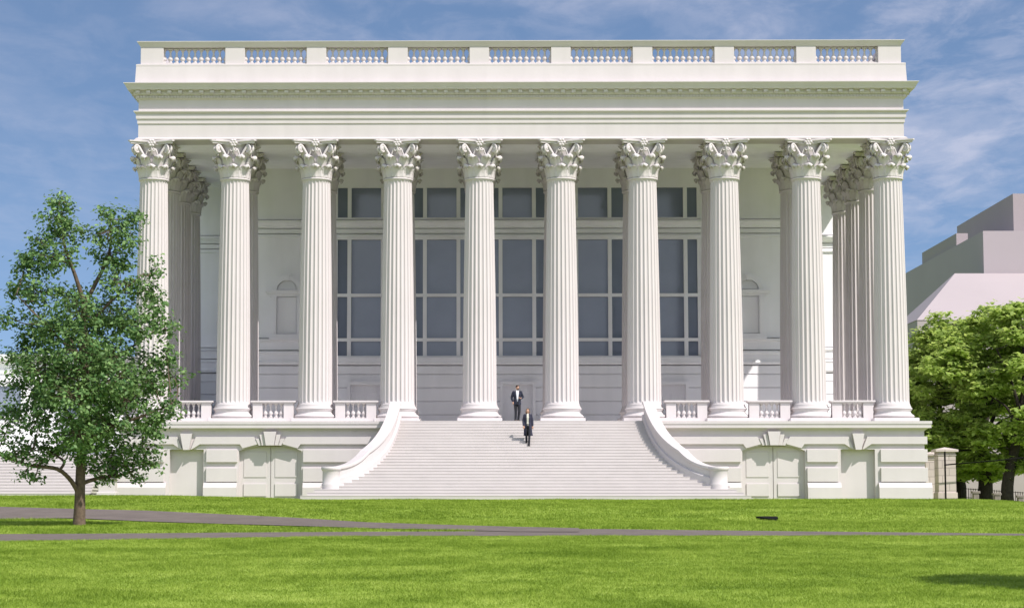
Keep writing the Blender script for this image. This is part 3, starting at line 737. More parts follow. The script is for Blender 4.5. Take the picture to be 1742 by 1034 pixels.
def hand(b,w,d,side,curl=.5):
    w=Vector(w); d=Vector(d).normalized(); x=Vector((side,0,0)); x=(x-d*x.dot(d)).normalized(); nrm=d.cross(x)*(-side)
    nrm = nrm if nrm.y>0 else -nrm
    b.tube([w,w+d*.03,w+d*.075,w+d*.09],[(.024,.018),(.036,.017),(.042,.017),(.038,.014)],10)
    for i,l in enumerate((.070,.078,.072,.056)):
        off=(-.030+.020*i); p0=w+d*.082+Vector((0,1,0))*0+ (nrm.cross(d)).normalized()*off
        p1=p0+d*l*.45; d2=(d*math.cos(curl)+nrm*math.sin(curl)); p2=p1+d2*l*.32; d3=(d*math.cos(curl*1.9)+nrm*math.sin(curl*1.9)); p3=p2+d3*l*.28
        b.tube([p0,p1,p2,p3],[.0092,.0088,.0082,.0065],7)
    q=(nrm.cross(d)).normalized()*-.034; p0=w+d*.03+q; b.tube([p0-q*.4,p0+q*.35+d*.022,p0+q*.7+d*.055],[.013,.011,.008],7)
def head(b,c,h,yaw):
    rot=Matrix.Rotation(yaw,3,'Z')
    def fn(d,q):
        q=q.copy()
        if d.z<0: k=1+.28*d.z; q.x*=k; q.y*=(1+.10*d.z)
        if d.y<0:
            f=max(0,-d.y)
            q.y-= .020*math.exp(-((d.x)/.16)**2-((d.z+.12)/.22)**2)*f       # nose
            for s in (-1,1): q.y+=.011*math.exp(-((d.x-s*.36)/.16)**2-((d.z-.08)/.12)**2)*f   # eye sockets
            q.y-=.006*math.exp(-((d.x)/.3)**2-((d.z-.27)/.1)**2)*f           # brow
            q.y-=.006*math.exp(-((d.x)/.22)**2-((d.z+.48)/.07)**2)*f         # lips
            q.y+=.005*math.exp(-((d.x)/.25)**2-((d.z+.62)/.06)**2)*f
            q.y-=.010*math.exp(-((d.x)/.25)**2-((d.z+.82)/.15)**2)*f         # chin
        return q
    b.ell(c,(.073*h,.095*h,.118*h),32,24,rot,fn)
    for s in (-1,1): b.ell(Vector(c)+rot@Vector((s*.074*h,.008,-.005)),(.010,.022,.032),8,6,rot)
def face_bits(parent,c,h,yaw,lipcol):
    rot=Matrix.Rotation(yaw,3,'Z'); e=MB()
    for s in (-1,1): e.ell(Vector(c)+rot@Vector((s*.027*h,-.079*h,.010*h)),(.009,.006,.006),8,6,rot)
    e.build('eye',M['shoe'],parent)
def shoe(b,ank,yaw,l=.26):
    rot=Matrix.Rotation(yaw,3,'Z'); a=Vector((ank[0],ank[1],ank[2]-.08))
    def fn(d,q):
        q=q.copy()
        if q.z<0: q.z*=.0; 
        if d.y<-.1: q.z*=.62
        return q
    b.ell(a+rot@Vector((0,-.07,0)),(.046,l*.5,.095),16,10,rot,fn)
    b.ell(a+rot@Vector((0,.0,.02)),(.044,.062,.075),12,8,rot)
def leg_tr(b,hip,kn,an,r=(.095,.068,.058)):
    limb(b,[hip,kn,(an[0],an[1],an[2]+.0)],r,14)

# man: weight on one leg, head turned to his left, one hand low by the jacket, the other holding the jacket front
mp=P(880,716,-1.45); MAN=empty('person',(mp.x,-1.45,Z0+warp(T)+.002)); tag(MAN,'man in dark suit and white shirt standing at the top of the stairs','person')
hipL,hipR=(.09,.0,.93),(-.09,0,.93); knL,knR=(.10,-.05,.50),(-.075,-.01,.50); anL,anR=(.055,.0,.09),(-.085,-.03,.09)
b=MB(); stack(b,[(0,0,.88,.15,.10),(0,0,1.0,.155,.105),(0,0,1.15,.145,.10),(0,-.005,1.32,.175,.115),(0,0,1.44,.17,.10),(0,0,1.50,.10,.075)])
limb(b,[(0,0,1.48),(0.01,-.012,1.60)],[.058,.054]); head(b,(.015,-.03,1.665),.98,.75)
limb(b,[(-.18,0,1.44),(-.275,.05,1.18),(-.215,-.03,.985)],[.055,.042,.030]); hand(b,(-.215,-.035,.975),(.15,-.1,-1),-1,.6)
limb(b,[(.18,0,1.44),(.275,.06,1.20),(.19,-.13,1.14)],[.055,.042,.030]); hand(b,(.185,-.14,1.14),(-.75,-.35,.15),1,.9)
limb(b,[hipL,knL,anL],[.085,.055,.04]); limb(b,[hipR,knR,anR],[.085,.055,.04])
for a in (anL,anR): b.ell((a[0],a[1]-.05,.045),(.028,.07,.022),10,6)
body=remesh(b,'body',M['skin'],MAN,.006,2)
b=MB()
limb(b,[(-.18,0,1.445),(-.28,.055,1.18),(-.225,-.02,1.00)],[.074,.062,.050]); limb(b,[(.18,0,1.445),(.28,.065,1.20),(.215,-.10,1.145)],[.074,.062,.050])
stack(b,[(0,.005,.83,.195,.135),(0,.005,.95,.185,.135),(0,.005,1.10,.172,.125),(0,0,1.30,.205,.135),(0,.005,1.42,.20,.122),(0,.01,1.49,.13,.09),(0,.012,1.53,.075,.07)],24)
b2=b; jk=remesh(b2,'jacket',M['navy'],MAN,.007,2)
# open the jacket front over the shirt
bm=bmesh.new(); bm.from_mesh(jk.data)
kill=[v for v in bm.verts if v.co.y<-.02 and v.co.z>.86 and abs(v.co.x-.012)<(.008+.06*min(1,max(0,(v.co.z-.90)/.5))+ .05*max(0,min(1,(1.0-v.co.z)/.12))) and v.co.y<-.06+0]
bmesh.ops.delete(bm,geom=kill,context='VERTS'); bm.to_mesh(jk.data); bm.free()
b=MB(); stack(b,[(0,-.004,.90,.158,.112),(0,-.004,1.05,.152,.112),(0,-.006,1.28,.182,.122),(0,0,1.42,.175,.108),(0,.0,1.50,.10,.078),(0,.002,1.545,.064,.062)],24); remesh(b,'shirt',M['shirt'],MAN,.008,2)
b=MB(); stack(b,[(0,0,.84,.165,.115),(0,0,.95,.170,.120),(0,0,1.00,.162,.115)]); leg_tr(b,hipL,knL,anL); leg_tr(b,hipR,knR,anR); remesh(b,'trousers',M['trouser'],MAN,.008,2)
for a,yw in ((anL,.35),(anR,-.25)):
    b=MB(); shoe(b,a,yw); remesh(b,'shoe',M['shoe'],MAN,.006,1)
def hairfn(cut):
    def fn(d,q): return q
    return fn
b=MB(); rot=Matrix.Rotation(.75,3,'Z'); c=Vector((.015,-.03,1.665)); b.ell(c+rot@Vector((0,.016,.034)),(.079,.096,.098),20,14,rot,lambda d,q: Vector((q.x,q.y,max(q.z,-.055-.6*max(0,-q.y)*0)))); 
b.ell(c+rot@Vector((0,-.045,.098)),(.055,.045,.028),12,8,rot)
hr=remesh(b,'hair',M['hair_dark'],MAN,.006,2)
bm=bmesh.new(); bm.from_mesh(hr.data); ri=rot.inverted()
bmesh.ops.delete(bm,geom=[v for v in bm.verts if (lambda l:(l.y<-.052 and l.z<.062) or (l.y<-.01 and l.z<.02))(ri@(v.co-c))],context='VERTS'); bm.to_mesh(hr.data); bm.free()
b=MB(); b.ell(c+rot@Vector((0,-.055,-.078)),(.048,.040,.045),14,10,rot); remesh(b,'beard',M['hair_dark'],MAN,.006,1)
face_bits(MAN,c,.98,.75,None)

# woman: walking down, long open coat, scarf-light blouse
iw=18; wy=stair_y(iw-1)+.16; wp=P(898,752,wy)
WOM=empty('person',(wp.x,wy,Z0+warp(iw*RH)+.003)); tag(WOM,'woman in a long dark coat with fair hair walking down the stairs','person')
hL,hR=(.085,0,.86),(-.085,0,.86); kL,kR=(.075,-.09,.47),(-.07,.02,.46); aL,aR=(.05,-.20,-.148+.09),(-.065,.03,.09)
b=MB(); stack(b,[(0,0,.80,.15,.10),(0,0,.92,.16,.105),(0,0,1.05,.125,.09),(0,-.01,1.24,.155,.11),(0,0,1.34,.15,.09),(0,0,1.40,.085,.065)])
limb(b,[(0,0,1.38),(0,-.01,1.50)],[.048,.045]); head(b,(-.01,-.025,1.555),.94,-.12)
limb(b,[(-.16,0,1.34),(-.205,.03,1.07),(-.20,-.07,.85)],[.047,.036,.026]); hand(b,(-.20,-.075,.845),(0,-.15,-1),-1,.5)
limb(b,[(.16,0,1.34),(.21,.04,1.08),(.225,.02,.84)],[.047,.036,.026]); hand(b,(.225,.02,.835),(.05,-.05,-1),1,.5)
limb(b,[hL,kL,aL],[.085,.052,.036]); limb(b,[hR,kR,aR],[.085,.052,.036])
for a in (aL,aR): b.ell((a[0],a[1]-.05,a[2]-.045),(.024,.06,.018),10,6)
remesh(b,'body',M['skin'],WOM,.006,2)
b=MB(); stack(b,[(0,-.005,.86,.155,.11),(0,-.005,1.02,.135,.10),(0,-.014,1.24,.163,.120),(0,-.004,1.34,.155,.098),(0,0,1.40,.095,.075),(0,0,1.43,.060,.058)],24); remesh(b,'blouse',M['blouse'],WOM,.008,2)
b=MB(); stack(b,[(0,0,.78,.155,.11),(0,0,.90,.165,.115),(0,0,.97,.15,.105)]); leg_tr(b,hL,kL,aL,(.09,.062,.05)); leg_tr(b,hR,kR,aR,(.09,.062,.05)); remesh(b,'trousers',M['trouser'],WOM,.008,2)
for a,yw in ((aL,.1),(aR,-.15)):
    b=MB(); shoe(b,a,yw,.24); remesh(b,'shoe',M['shoe'],WOM,.006,1)
b=MB()
limb(b,[(-.155,0,1.345),(-.21,.03,1.07),(-.203,-.055,.875)],[.068,.060,.052]); limb(b,[(.155,0,1.345),(.215,.04,1.08),(.226,.022,.87)],[.068,.060,.052])
stack(b,[(0.02,.03,.37,.225,.165),(0.01,.02,.55,.205,.155),(0,.012,.80,.19,.142),(0,.008,1.02,.165,.125),(0,0,1.22,.187,.135),(0,.004,1.34,.178,.115),(0,.01,1.41,.11,.085),(0,.012,1.45,.072,.07)],26)
ct=remesh(b,'coat',M['coat'],WOM,.008,2)
bm=bmesh.new(); bm.from_mesh(ct.data)
def w_open(z): return .045 if z>1.0 else .045+.07*(1.0-z)/.6
bmesh.ops.delete(bm,geom=[v for v in bm.verts if v.co.y<-.05 and abs(v.co.x+.005)<w_open(v.co.z)],context='VERTS'); bm.to_mesh(ct.data); bm.free()
b=MB(); c=Vector((-.01,-.025,1.555)); rot=Matrix.Rotation(-.12,3,'Z')
b.ell(c+Vector((0,.018,.028)),(.082,.098,.098),20,14); stack(b,[(-.01,.035,1.35,.075,.04),(-.01,.035,1.42,.10,.055),(-.01,.02,1.50,.098,.075),(-.01,.0,1.58,.088,.088)])
hr=remesh(b,'hair',M['hair_fair'],WOM,.006,2)
bm=bmesh.new(); bm.from_mesh(hr.data)
bmesh.ops.delete(bm,geom=[v for v in bm.verts if (lambda l:(l.y<-.035 and l.z<.062 and abs(l.x)<.066))(rot.inverted()@(v.co-c))],context='VERTS'); bm.to_mesh(hr.data); bm.free()
face_bits(WOM,c,.94,-.12,None)

# ------------------------------------------------------------------ trees
def leaf_cloud(pos,nrm,size,tint,m,parent,name='crown'):
    n=len(pos); a=rng.normal(size=(n,3)); t=np.cross(nrm,a); t/=np.linalg.norm(t,axis=1)[:,None]+1e-9; u=np.cross(nrm,t)
    s=size[:,None]; droop=-.12*s*np.array([[0,0,1.]])
    V=np.stack([pos-t*s*.5,pos+u*s*.34+droop*.2+nrm*s*.06,pos+t*s*.55+droop,pos-u*s*.34+droop*.2+nrm*s*.06],1).reshape(-1,3)
    return tint_mesh(name,V,0,0,np.arange(4*n).reshape(-1,4),tint,m,parent)
def unit(v): return v/(np.linalg.norm(v,axis=-1,keepdims=True)+1e-9)
def make_tree(name,label,base,trunk,limbs,lobes,leaf_n,leaf_s,m,bark,flat=1.0,up=.5,twig=.45,group=None,tb=(0,1)):
    root=empty(name,base); tag(root,label,'tree',group)
    b=MB(); base=Vector(base)
    def cv(pts,rad,seg=8):
        pts=[Vector(p)-base for p in pts]; A=np.array(pts); n=max(6,len(pts)*4); Q=spline(A,n); r=np.interp(np.linspace(0,1,n),np.linspace(0,1,len(rad)),rad)
        jit=rng.normal(0,.012,Q.shape)*r[:,None]*2; Q=Q+jit; b.tube([Vector(q) for q in Q],list(r),seg); return Q
    for pts,rad in trunk: cv(pts,rad,12)
    for pts,rad in limbs: cv(pts,rad,8)
    cand=[]
    for pts,rad in list(trunk)+list(limbs):
        A=spline(np.array([Vector(p) for p in pts]),24); cand+=[tuple(q) for q in A[6:]]
    cand=np.array(cand)
    PP=[];NN=[];TT=[]; tot=sum(l[3]*l[4]*l[5] for l in lobes)**1.0
    for (cx,cy,cz,rx,ry,rz) in lobes:
        c=np.array([cx,cy,cz]); r=np.array([rx,ry,rz])
        dd=np.linalg.norm(cand-c,axis=1)+1.2*np.maximum(0,cand[:,2]-cz+.2); s=cand[np.argmin(dd)]
        mid=(s+c)/2+np.array([0,0,-.08*np.linalg.norm(c-s)])+rng.normal(0,.08,3)
        if np.linalg.norm(c-s)>.15: cv([s,mid,c],[max(.018,.032*min(1.4,max(rx,rz))),.022,.012],6)
        w=(rx*ry+rx*rz+ry*rz)/sum(l[3]*l[4]+l[3]*l[5]+l[4]*l[5] for l in lobes); n=int(leaf_n*w); nt=max(4,n//11)
        d=unit(rng.normal(size=(nt,3))); rad=rng.uniform(.25,1,nt)**.5; tp=c+d*r*rad[:,None]
        for k in range(nt):
            if k%3==0: b.tube([Vector(c+(tp[k]-c)*.15)-base,Vector((tp[k]+c)/2+rng.normal(0,.05,3))-base,Vector(tp[k])-base],[.014,.009,.004],4)
        td=unit(d*np.array([1,1,.6])+rng.normal(0,.45,(nt,3))+np.array([0,0,up*.5])); td[:,2]*=flat; td=unit(td)
        for q in range(11):
            f=rng.uniform(-.55,.55,nt)*twig*2*.5; sp=rng.normal(0,.22*twig,(nt,3)); sp[:,2]*=flat
            PP.append(tp+td*f[:,None]+sp)
            nn=unit(rng.normal(0,.55,(nt,3))+np.array([0,0,1.])*(.55+up)+d*.55); NN.append(nn)
            TT.append(np.clip(rng.normal(.30,.17,nt)+.18*(rng.uniform(0,1,nt)>.9),0,1))
    PP=np.concatenate(PP)-np.array(base); NN=np.concatenate(NN); TT=np.concatenate(TT); sz=leaf_s*rng.uniform(.65,1.3,len(PP))
    b.build('trunk',bark,root); leaf_cloud(PP,NN,sz,TT,m,root)
    return root
# the broad tree on the lawn
tb_=hit(135,893.5); TD=tb_.y+DC; pm=F/TD
def T3(px,py,dy=0): return P(px,py,tb_.y)+Vector((0,dy,0))
tr=[([tb_-Vector((0,0,.25)),T3(135,880),T3(136,840),T3(138,780),T3(142,710,.1),T3(144,640,.1),T3(145,565),T3(143,510)],[.225,.175,.155,.145,.13,.115,.095,.075])]
lm=[([T3(143,515),T3(130,470,-.2),T3(112,420,-.2),T3(104,350)],[.08,.06,.045,.015]),([T3(143,520),T3(160,480,.3),T3(183,430,.3),T3(186,365,.2)],[.085,.07,.045,.015]),
 ([T3(134,838),T3(122,815,-.3),T3(108,800,-.6),T3(60,792,-1.0),T3(8,772,-1.2)],[.09,.07,.06,.045,.015]),([T3(108,800,-.6),T3(112,788,-.3),T3(95,775,.2),T3(70,760,.5)],[.05,.045,.03,.012]),
 ([T3(138,822),T3(165,812,.5),T3(200,806,.9),T3(240,790,1.0)],[.08,.06,.045,.015]),([T3(140,770),T3(190,730,-.6),T3(250,710,-1.0),T3(300,690,-1.1)],[.08,.06,.045,.012]),
 ([T3(141,740),T3(100,690,.7),T3(50,650,1.2),T3(15,630,1.3)],[.08,.06,.04,.012]),([T3(143,650),T3(200,600,.8),T3(250,560,1.2),T3(280,540,1.3)],[.07,.05,.035,.012]),
 ([T3(144,620),T3(100,570,-.7),T3(60,528,-1.0),T3(38,505,-.9)],[.07,.05,.035,.012]),([T3(145,560),T3(200,510,-.6),T3(250,470,-.8)],[.06,.045,.012]),
 ([T3(141,720),T3(145,670,-1.2),T3(150,620,-2.0)],[.06,.04,.012]),([T3(141,710),T3(140,670,1.2),T3(130,610,2.1)],[.06,.04,.012])]
L2=[(105,343,26,20,0),(98,372,30,22,-.2),(112,395,36,24,.2),(72,408,24,18,-.3),(60,440,36,26,.3),(100,440,40,28,-.5),(40,455,22,18,.2),(182,365,22,22,.2),(218,378,24,20,.3),(185,395,34,24,-.2),(228,362,16,12,.4),(190,430,42,28,.2),(222,415,22,26,-.3),
 (262,455,14,20,.2),(250,492,28,24,.3),(210,480,42,34,-.5),(266,525,26,22,-.2),(282,560,26,22,.2),(30,492,26,20,.3),(70,500,42,30,-.4),(120,505,34,26,.6),(20,540,20,20,-.3),(60,560,46,34,.4),(112,560,46,36,-.8),(185,535,48,36,.7),(235,560,44,36,-.5),
 (30,600,30,26,.3),(80,620,48,34,-.6),(140,610,52,38,1.0),(195,610,50,38,-1.0),(245,620,42,34,.6),(285,605,22,22,-.2),(296,640,26,16,.2),(268,655,30,22,-.4),(20,650,24,24,.4),(60,670,46,30,.8),(115,670,50,34,-1.0),(175,665,52,36,.9),(225,680,44,32,-.7),
 (30,705,30,20,-.6),(75,715,46,28,-.9),(130,720,50,30,1.0),(185,722,50,30,-.8),(240,722,40,26,.8),(288,702,28,16,-1.0),(300,690,18,12,-1.1),(268,725,26,18,-.9),
 (15,745,22,18,-1.0),(50,760,34,18,.4),(92,762,36,18,.6),(150,765,42,22,-.7),(200,765,42,22,.5),(242,765,28,18,.6),(35,772,32,12,-1.1),(80,785,24,10,-1.0),(165,795,32,14,.5),(205,792,30,14,.9),(240,788,24,12,1.0),(175,812,20,10,.6),(222,812,16,8,.9),(70,814,15,6,-1.0),(52,806,12,5,-1.0)]
lob=[]
for px,py,rx,ry,dy in L2:
    q=T3(px,py,dy); a,c=rx/pm,ry/pm; lob.append((q.x,q.y,q.z,a,max(.45,min(1.1,a*1.1)),c))
for px,py,rx,ry,dy in [(150,600,50,40,-1.9),(150,680,55,40,-2.3),(90,640,45,36,-1.7),(210,650,45,36,-1.9),(150,540,45,36,-1.4),(150,740,50,28,-1.9),(150,600,50,40,1.9),(150,680,55,40,2.3),(90,640,45,36,1.9),(210,650,45,36,1.9),(140,540,45,36,1.5),(150,740,50,28,1.8)]:
    q=T3(px,py,dy); lob.append((q.x,q.y,q.z,rx/pm,.9,ry/pm))
make_tree('broadleaf_tree','broad leafy tree standing alone between the two lawn paths',tb_,tr,lm,lob,38000,.14,M['leaf_a'],M['bark'],flat=.75,up=.35,twig=.42)

# the park trees beside the building
def park_tree(px,py,dist,ctr,rw,rh,n,label,seed,tr_r=.34,grp='bright green trees beyond the gate piers'):
    q=PD(px,py,dist); base=Vector((q.x,q.y,q.z-.1)); c=PD(ctr[0],ctr[1],dist); k=dist/F; W,H=rw*k,rh*k
    rs=np.random.default_rng(seed); top=Vector((c.x,c.y,c.z+H*.8))
    tk=[([base,base+Vector((.03,0,1.2)),base.lerp(c,.55),c,top],[tr_r*1.35,tr_r,tr_r*.75,tr_r*.45,.05])]
    lm=[]; lo=[]
    for i in range(7):
        a=TAU*i/7+rs.uniform(-.3,.3); z0=rs.uniform(.3,.7); s=base.lerp(c,z0+.1); e=c+Vector((math.cos(a)*W*.65,math.sin(a)*W*.65,rs.uniform(-.3,.55)*H)); lm.append(([s,s.lerp(e,.5)+Vector((0,0,.4)),e],[tr_r*.45,tr_r*.25,.03]))
    n_l=95
    for i in range(n_l):
        a_=rs.uniform(0,TAU); zz=rs.uniform(-1,1); q_=(1-abs(zz)**(2.2 if zz>0 else 5))**.5; r=rs.uniform(.3,1)**.5; u=(math.cos(a_)*q_,math.sin(a_)*q_,zz/max(r,.5) if abs(zz)<.5 else zz)
        bump=1+.12*math.sin(3*math.atan2(u[1],u[0])+seed)
        x,y,z=u[0]*W*r*bump,u[1]*W*r*bump,u[2]*H*r
        sz=rs.uniform(.75,1.35)*W*.17
        lo.append((c.x+x,c.y+y,c.z+(zz*H),sz*1.4,sz*1.4,sz*.72))
    make_tree('park_tree',label,base,tk,lm,lo,int(n*1.15),.33,M['leaf_b'],M['bark_dark'],flat=.28,up=1.0,twig=.75,group=grp)
park_tree(1676,852,128,(1664,662),122,140,26000,'tallest bright green tree, middle trunk beyond the gate piers',3,.36)
park_tree(1714,856,124,(1742,660),84,140,19000,'bright green tree with a dark trunk farthest from the building',5,.3)
park_tree(1634,850,134,(1600,704),84,112,19000,'bright green tree rising close behind the gate piers',8,.28)
park_tree(1800,858,140,(1800,675),95,150,14000,'bright green tree cut off by the edge of the picture',9,.3)
# a tree outside the frame that throws its shadow over the near lawn
def near_tree():
    x,y=14.5,-69.3; base=Vector((x,y,gz(x,y)-.1)); c=base+Vector((0,0,5.2)); rs=np.random.default_rng(21)
    tk=[([base,base+Vector((0,0,2)),c,c+Vector((0,0,2.2))],[.2,.16,.1,.03])]; lm=[]; lo=[]
    for i in range(6):
        a=TAU*i/6; e=c+Vector((math.cos(a)*2,math.sin(a)*2,rs.uniform(-.5,1))); lm.append(([base+Vector((0,0,2.4+.2*i)),(base+e)/2+Vector((0,0,1.6)),e],[.08,.05,.02]))
    for i in range(46):
        u=rs.normal(size=3); u/=np.linalg.norm(u); r=rs.uniform(.3,1)**.5; lo.append((c.x+u[0]*2.6*r,c.y+u[1]*2.0*r,c.z+u[2]*2.0*r,.75,.75,.5))
    make_tree('lawn_tree','leafy tree beyond the edge of the picture whose shadow darkens the near lawn corner',base,tk,lm,lo,30000,.165,M['leaf_a'],M['bark'])
near_tree()

# ------------------------------------------------------------------ gate piers, barrier, fence, posts
def pier(px,py,dist,w,h,label):
    q=PD(px,py,dist); o=empty('gate_pier',(q.x,q.y,q.z-.3)); tag(o,label,'gate pier','stone gate piers')
    h+=.3; b=MB(); hw=w/2
    b.bbox(-hw-.06,hw+.06,-hw-.06,hw+.06,0,.75,.02); b.bbox(-hw,hw,-hw,hw,.75,h-.42,.015); b.build('shaft',M['pier'],o)
    b=MB(); b.box(-hw-.03,hw+.03,-hw-.03,hw+.03,h-.42,h-.34); b.box(-hw+.01,hw-.01,-hw+.01,hw-.01,h-.34,h-.20)
    b.box(-hw-.14,hw+.14,-hw-.14,hw+.14,h-.20,h-.08)
    v=[(-hw-.14,-hw-.14,h-.079),(hw+.14,-hw-.14,h-.079),(hw+.14,hw+.14,h-.079),(-hw-.14,hw+.14,h-.079),(0,0,h+.06)]
    b.add(v,[(0,1,4),(1,2,4),(2,3,4),(3,0,4)]); b.build('cap',M['pier'],o); return o
pier(1609,851,118,.98,2.9,'stone gate pier with a pointed cap, in full view beside the trees')
pier(1587,851,124,.98,2.8,'stone gate pier half hidden behind the corner of the white building')
g=PD(1609,851,117.0); bo=empty('boom_barrier',(g.x,g.y,g.z-.2)); tag(bo,'thin black boom pole rising in front of the gate pier','barrier')
b=MB(); b.box(-.04,.04,-.04,.04,0,2.9); b.box(-.12,.12,-.12,.12,0,.12); b.build('post',M['black'],bo)
a=PD(1606,790.5,116.9)-Vector(bo.location); e=PD(1790,773,116.9)-Vector(bo.location); b=MB(); b.tube([a,a.lerp(e,.5)-Vector((0,0,.03)),e],.036,8); b.build('arm',M['black'],bo)
fa=PD(1628,846,133); fb=PD(1800,858,133); fo=empty('picket_fence',(fa.x,fa.y,fa.z-.3)); tag(fo,'low thin dark picket fence running between the tree trunks','fence')
b=MB(); L=fb-fa; n=44
for i in range(n): 
    p=L*(i/(n-1)); b.box(p.x-.018,p.x+.018,p.y-.018,p.y+.018,p.z,p.z+.95)
b.tube([Vector((0,0,.9)),L+Vector((0,0,.9))],.022,6); b.tube([Vector((0,0,.35)),L+Vector((0,0,.35))],.022,6); b.build('pickets',M['bark_dark'],fo)
for i,(px,py,lab) in enumerate([(1660,852,'small grey stone bollard between the first two tree trunks'),(1696,855,'small grey stone bollard between the last two tree trunks'),(1736,859,'small grey stone bollard nearest the edge of the picture')]):
    q=PD(px,py,122); o=empty('bollard',(q.x,q.y,q.z-.1)); tag(o,lab,'bollard','stone bollards by the trees')
    b=MB(); b.bbox(-.16,.16,-.16,.16,0,.55,.02); b.build('post',M['postm'],o); b=MB(); b.bbox(-.24,.24,-.2,.2,.55,.68,.03); b.build('cap',M['postm'],o)
wq=PD(1560,850,150); b=MB(); b.box(0,60,0,.5,-1.5,2.3); b.box(-.1,60,-.06,.56,2.3,2.5)
w=b.build('garden_wall',M['farwall'],None,(wq.x,wq.y,wq.z)); tag(w,'long pinkish grey wall behind the tree trunks','wall')

# drain cover on the lawn
q=hit(1305,884); dr=empty('drain_cover',(q.x,q.y,q.z)); tag(dr,'flat black drain cover lying in the lawn below the stairs','drain cover')
A=[hit(1286,882.6),hit(1300,882.2),hit(1322,882.4),hit(1324,885),hit(1313,886.6),hit(1302,885.6)]
b=MB(); poly=[(p.x-q.x,p.y-q.y) for p in A]; zt=.10
n=len(A); vs=[(p.x-q.x,p.y-q.y,p.z-q.z-.05) for p in A]+[(p.x-q.x,p.y-q.y,p.z-q.z+zt) for p in A]
b.add(vs,[tuple(range(n)),tuple(range(2*n-1,n-1,-1))]+[(i,(i+1)%n,n+(i+1)%n,n+i) for i in range(n)]); fix_normals(b.build('lid',M['black'],dr))

# ------------------------------------------------------------------ stepped modern block far behind the trees
def X(px,d): return PD(px,800,d).x
def Zd(py,d): return PD(800,py,d).z
BK=empty('stepped_block',(X(1632,180),180-DC,1.5)); tag(BK,'plain grey stepped modern block rising above the park trees','building')
o_=Vector(BK.location)
def vol(name,m,x0,x1,d0,d1,z0,z1):
    b=MB(); b.box(x0-o_.x,x1-o_.x,d0-DC-o_.y,d1-DC-o_.y,z0-o_.z,z1-o_.z); b.build(name,m,BK)
xm=X(1682,180); zm=Zd(394,180)
vol('main_storey',M['concrete_main'],xm,xm+70,180,300,10,zm)
xu=X(1735,190); zu=Zd(331,190); vol('upper_storey',M['concrete_dark'],xu,xu+40,190,212.5,zm-.05,zu)
xs2=X(1636,192); vol('roof_box',M['concrete_dark'],max(xm+.02,xs2),max(xm+.02,xs2)+1.05,192,207,zm-.3,Zd(398,192))
d0,d1=169.,179.6; ze=Zd(545,d0); zr=Zd(466,d1); xe=X(1565,d0); xr=X(1632,d1)
b=MB(); v=[(xe,d0,ze),(xe+70,d0,ze),(xe+70,179.9,ze),(xe,179.9,ze),(xr,d1,zr),(xe+70,d1,zr),(xe+70,179.9,zr),(xr,179.9,zr)]
b.add([(x-o_.x,d-DC-o_.y,z-o_.z) for x,d,z in v],[(0,1,5,4),(1,2,6,5),(2,3,7,6),(3,0,4,7),(4,5,6,7)]); b.build('sloped_roof',M['concrete'],BK)
vol('lower_wall',M['concrete'],xe+.05,xe+70,d0+.05,179.8,1,ze)

# ------------------------------------------------------------------ sky, sun, camera
AZ,EL=R(47.5),R(50)                      # azimuth: to the right of the facade's normal; elevation
sd=Vector((math.sin(AZ)*math.cos(EL),-math.cos(AZ)*math.cos(EL),math.sin(EL)))
sun=bpy.data.lights.new('sun','SUN'); sun.energy=3.0; sun.angle=R(.5); sun.color=(1,.95,.895)
so=bpy.data.objects.new('sun',sun); COL.objects.link(so); so.rotation_euler=sd.to_track_quat('Z','Y').to_euler(); so.location=(30,-60,60)
W=bpy.data.worlds.new('World'); SC.world=W; W.use_nodes=True; nt=W.node_tree; bg=nt.nodes['Background']; bg.inputs['Strength'].default_value=.078
sky=nt.nodes.new('ShaderNodeTexSky'); sky.sky_type='NISHITA'; sky.sun_disc=False; sky.sun_elevation=EL; sky.sun_rotation=math.atan2(sd.x,sd.y)
sky.air_density=1.0; sky.dust_density=.2; sky.ozone_density=2.0
tc=nt.nodes.new('ShaderNodeTexCoord'); sp=nt.nodes.new('ShaderNodeSeparateXYZ'); nt.links.new(tc.outputs['Generated'],sp.inputs[0])
def mth(op,a,b=None,c=None):
    n=nt.nodes.new('ShaderNodeMath'); n.operation=op
    for i,v in enumerate((a,b,c)):
        if v is None: continue
        if isinstance(v,(int,float)): n.inputs[i].default_value=v
        else: nt.links.new(v,n.inputs[i])
    return n.outputs[0]
zl=mth('ADD',mth('MULTIPLY',sp.outputs[2],1.5),.16)
cv_=nt.nodes.new('ShaderNodeCombineXYZ'); nt.links.new(sp.outputs[0],cv_.inputs[0]); nt.links.new(sp.outputs[1],cv_.inputs[1]); nt.links.new(zl,cv_.inputs[2])
nrm=nt.nodes.new('ShaderNodeVectorMath'); nrm.operation='NORMALIZE'; nt.links.new(cv_.outputs[0],nrm.inputs[0]); nt.links.new(nrm.outputs[0],sky.inputs['Vector'])
den=mth('ADD',mth('MAXIMUM',sp.outputs[2],0),.10)
cu=mth('DIVIDE',sp.outputs[0],den); cvv=mth('DIVIDE',sp.outputs[1],den)
cc=nt.nodes.new('ShaderNodeCombineXYZ'); nt.links.new(cu,cc.inputs[0]); nt.links.new(cvv,cc.inputs[1])
def nz(sc,rot,off,det,rough,dist):
    m=nt.nodes.new('ShaderNodeMapping'); m.inputs['Scale'].default_value=sc; m.inputs['Rotation'].default_value=(0,0,rot); m.inputs['Location'].default_value=off
    nt.links.new(cc.outputs[0],m.inputs['Vector']); n=nt.nodes.new('ShaderNodeTexNoise'); n.inputs['Scale'].default_value=1; n.inputs['Detail'].default_value=det; n.inputs['Roughness'].default_value=rough; n.inputs['Distortion'].default_value=dist
    nt.links.new(m.outputs[0],n.inputs['Vector']); return n.outputs['Fac']
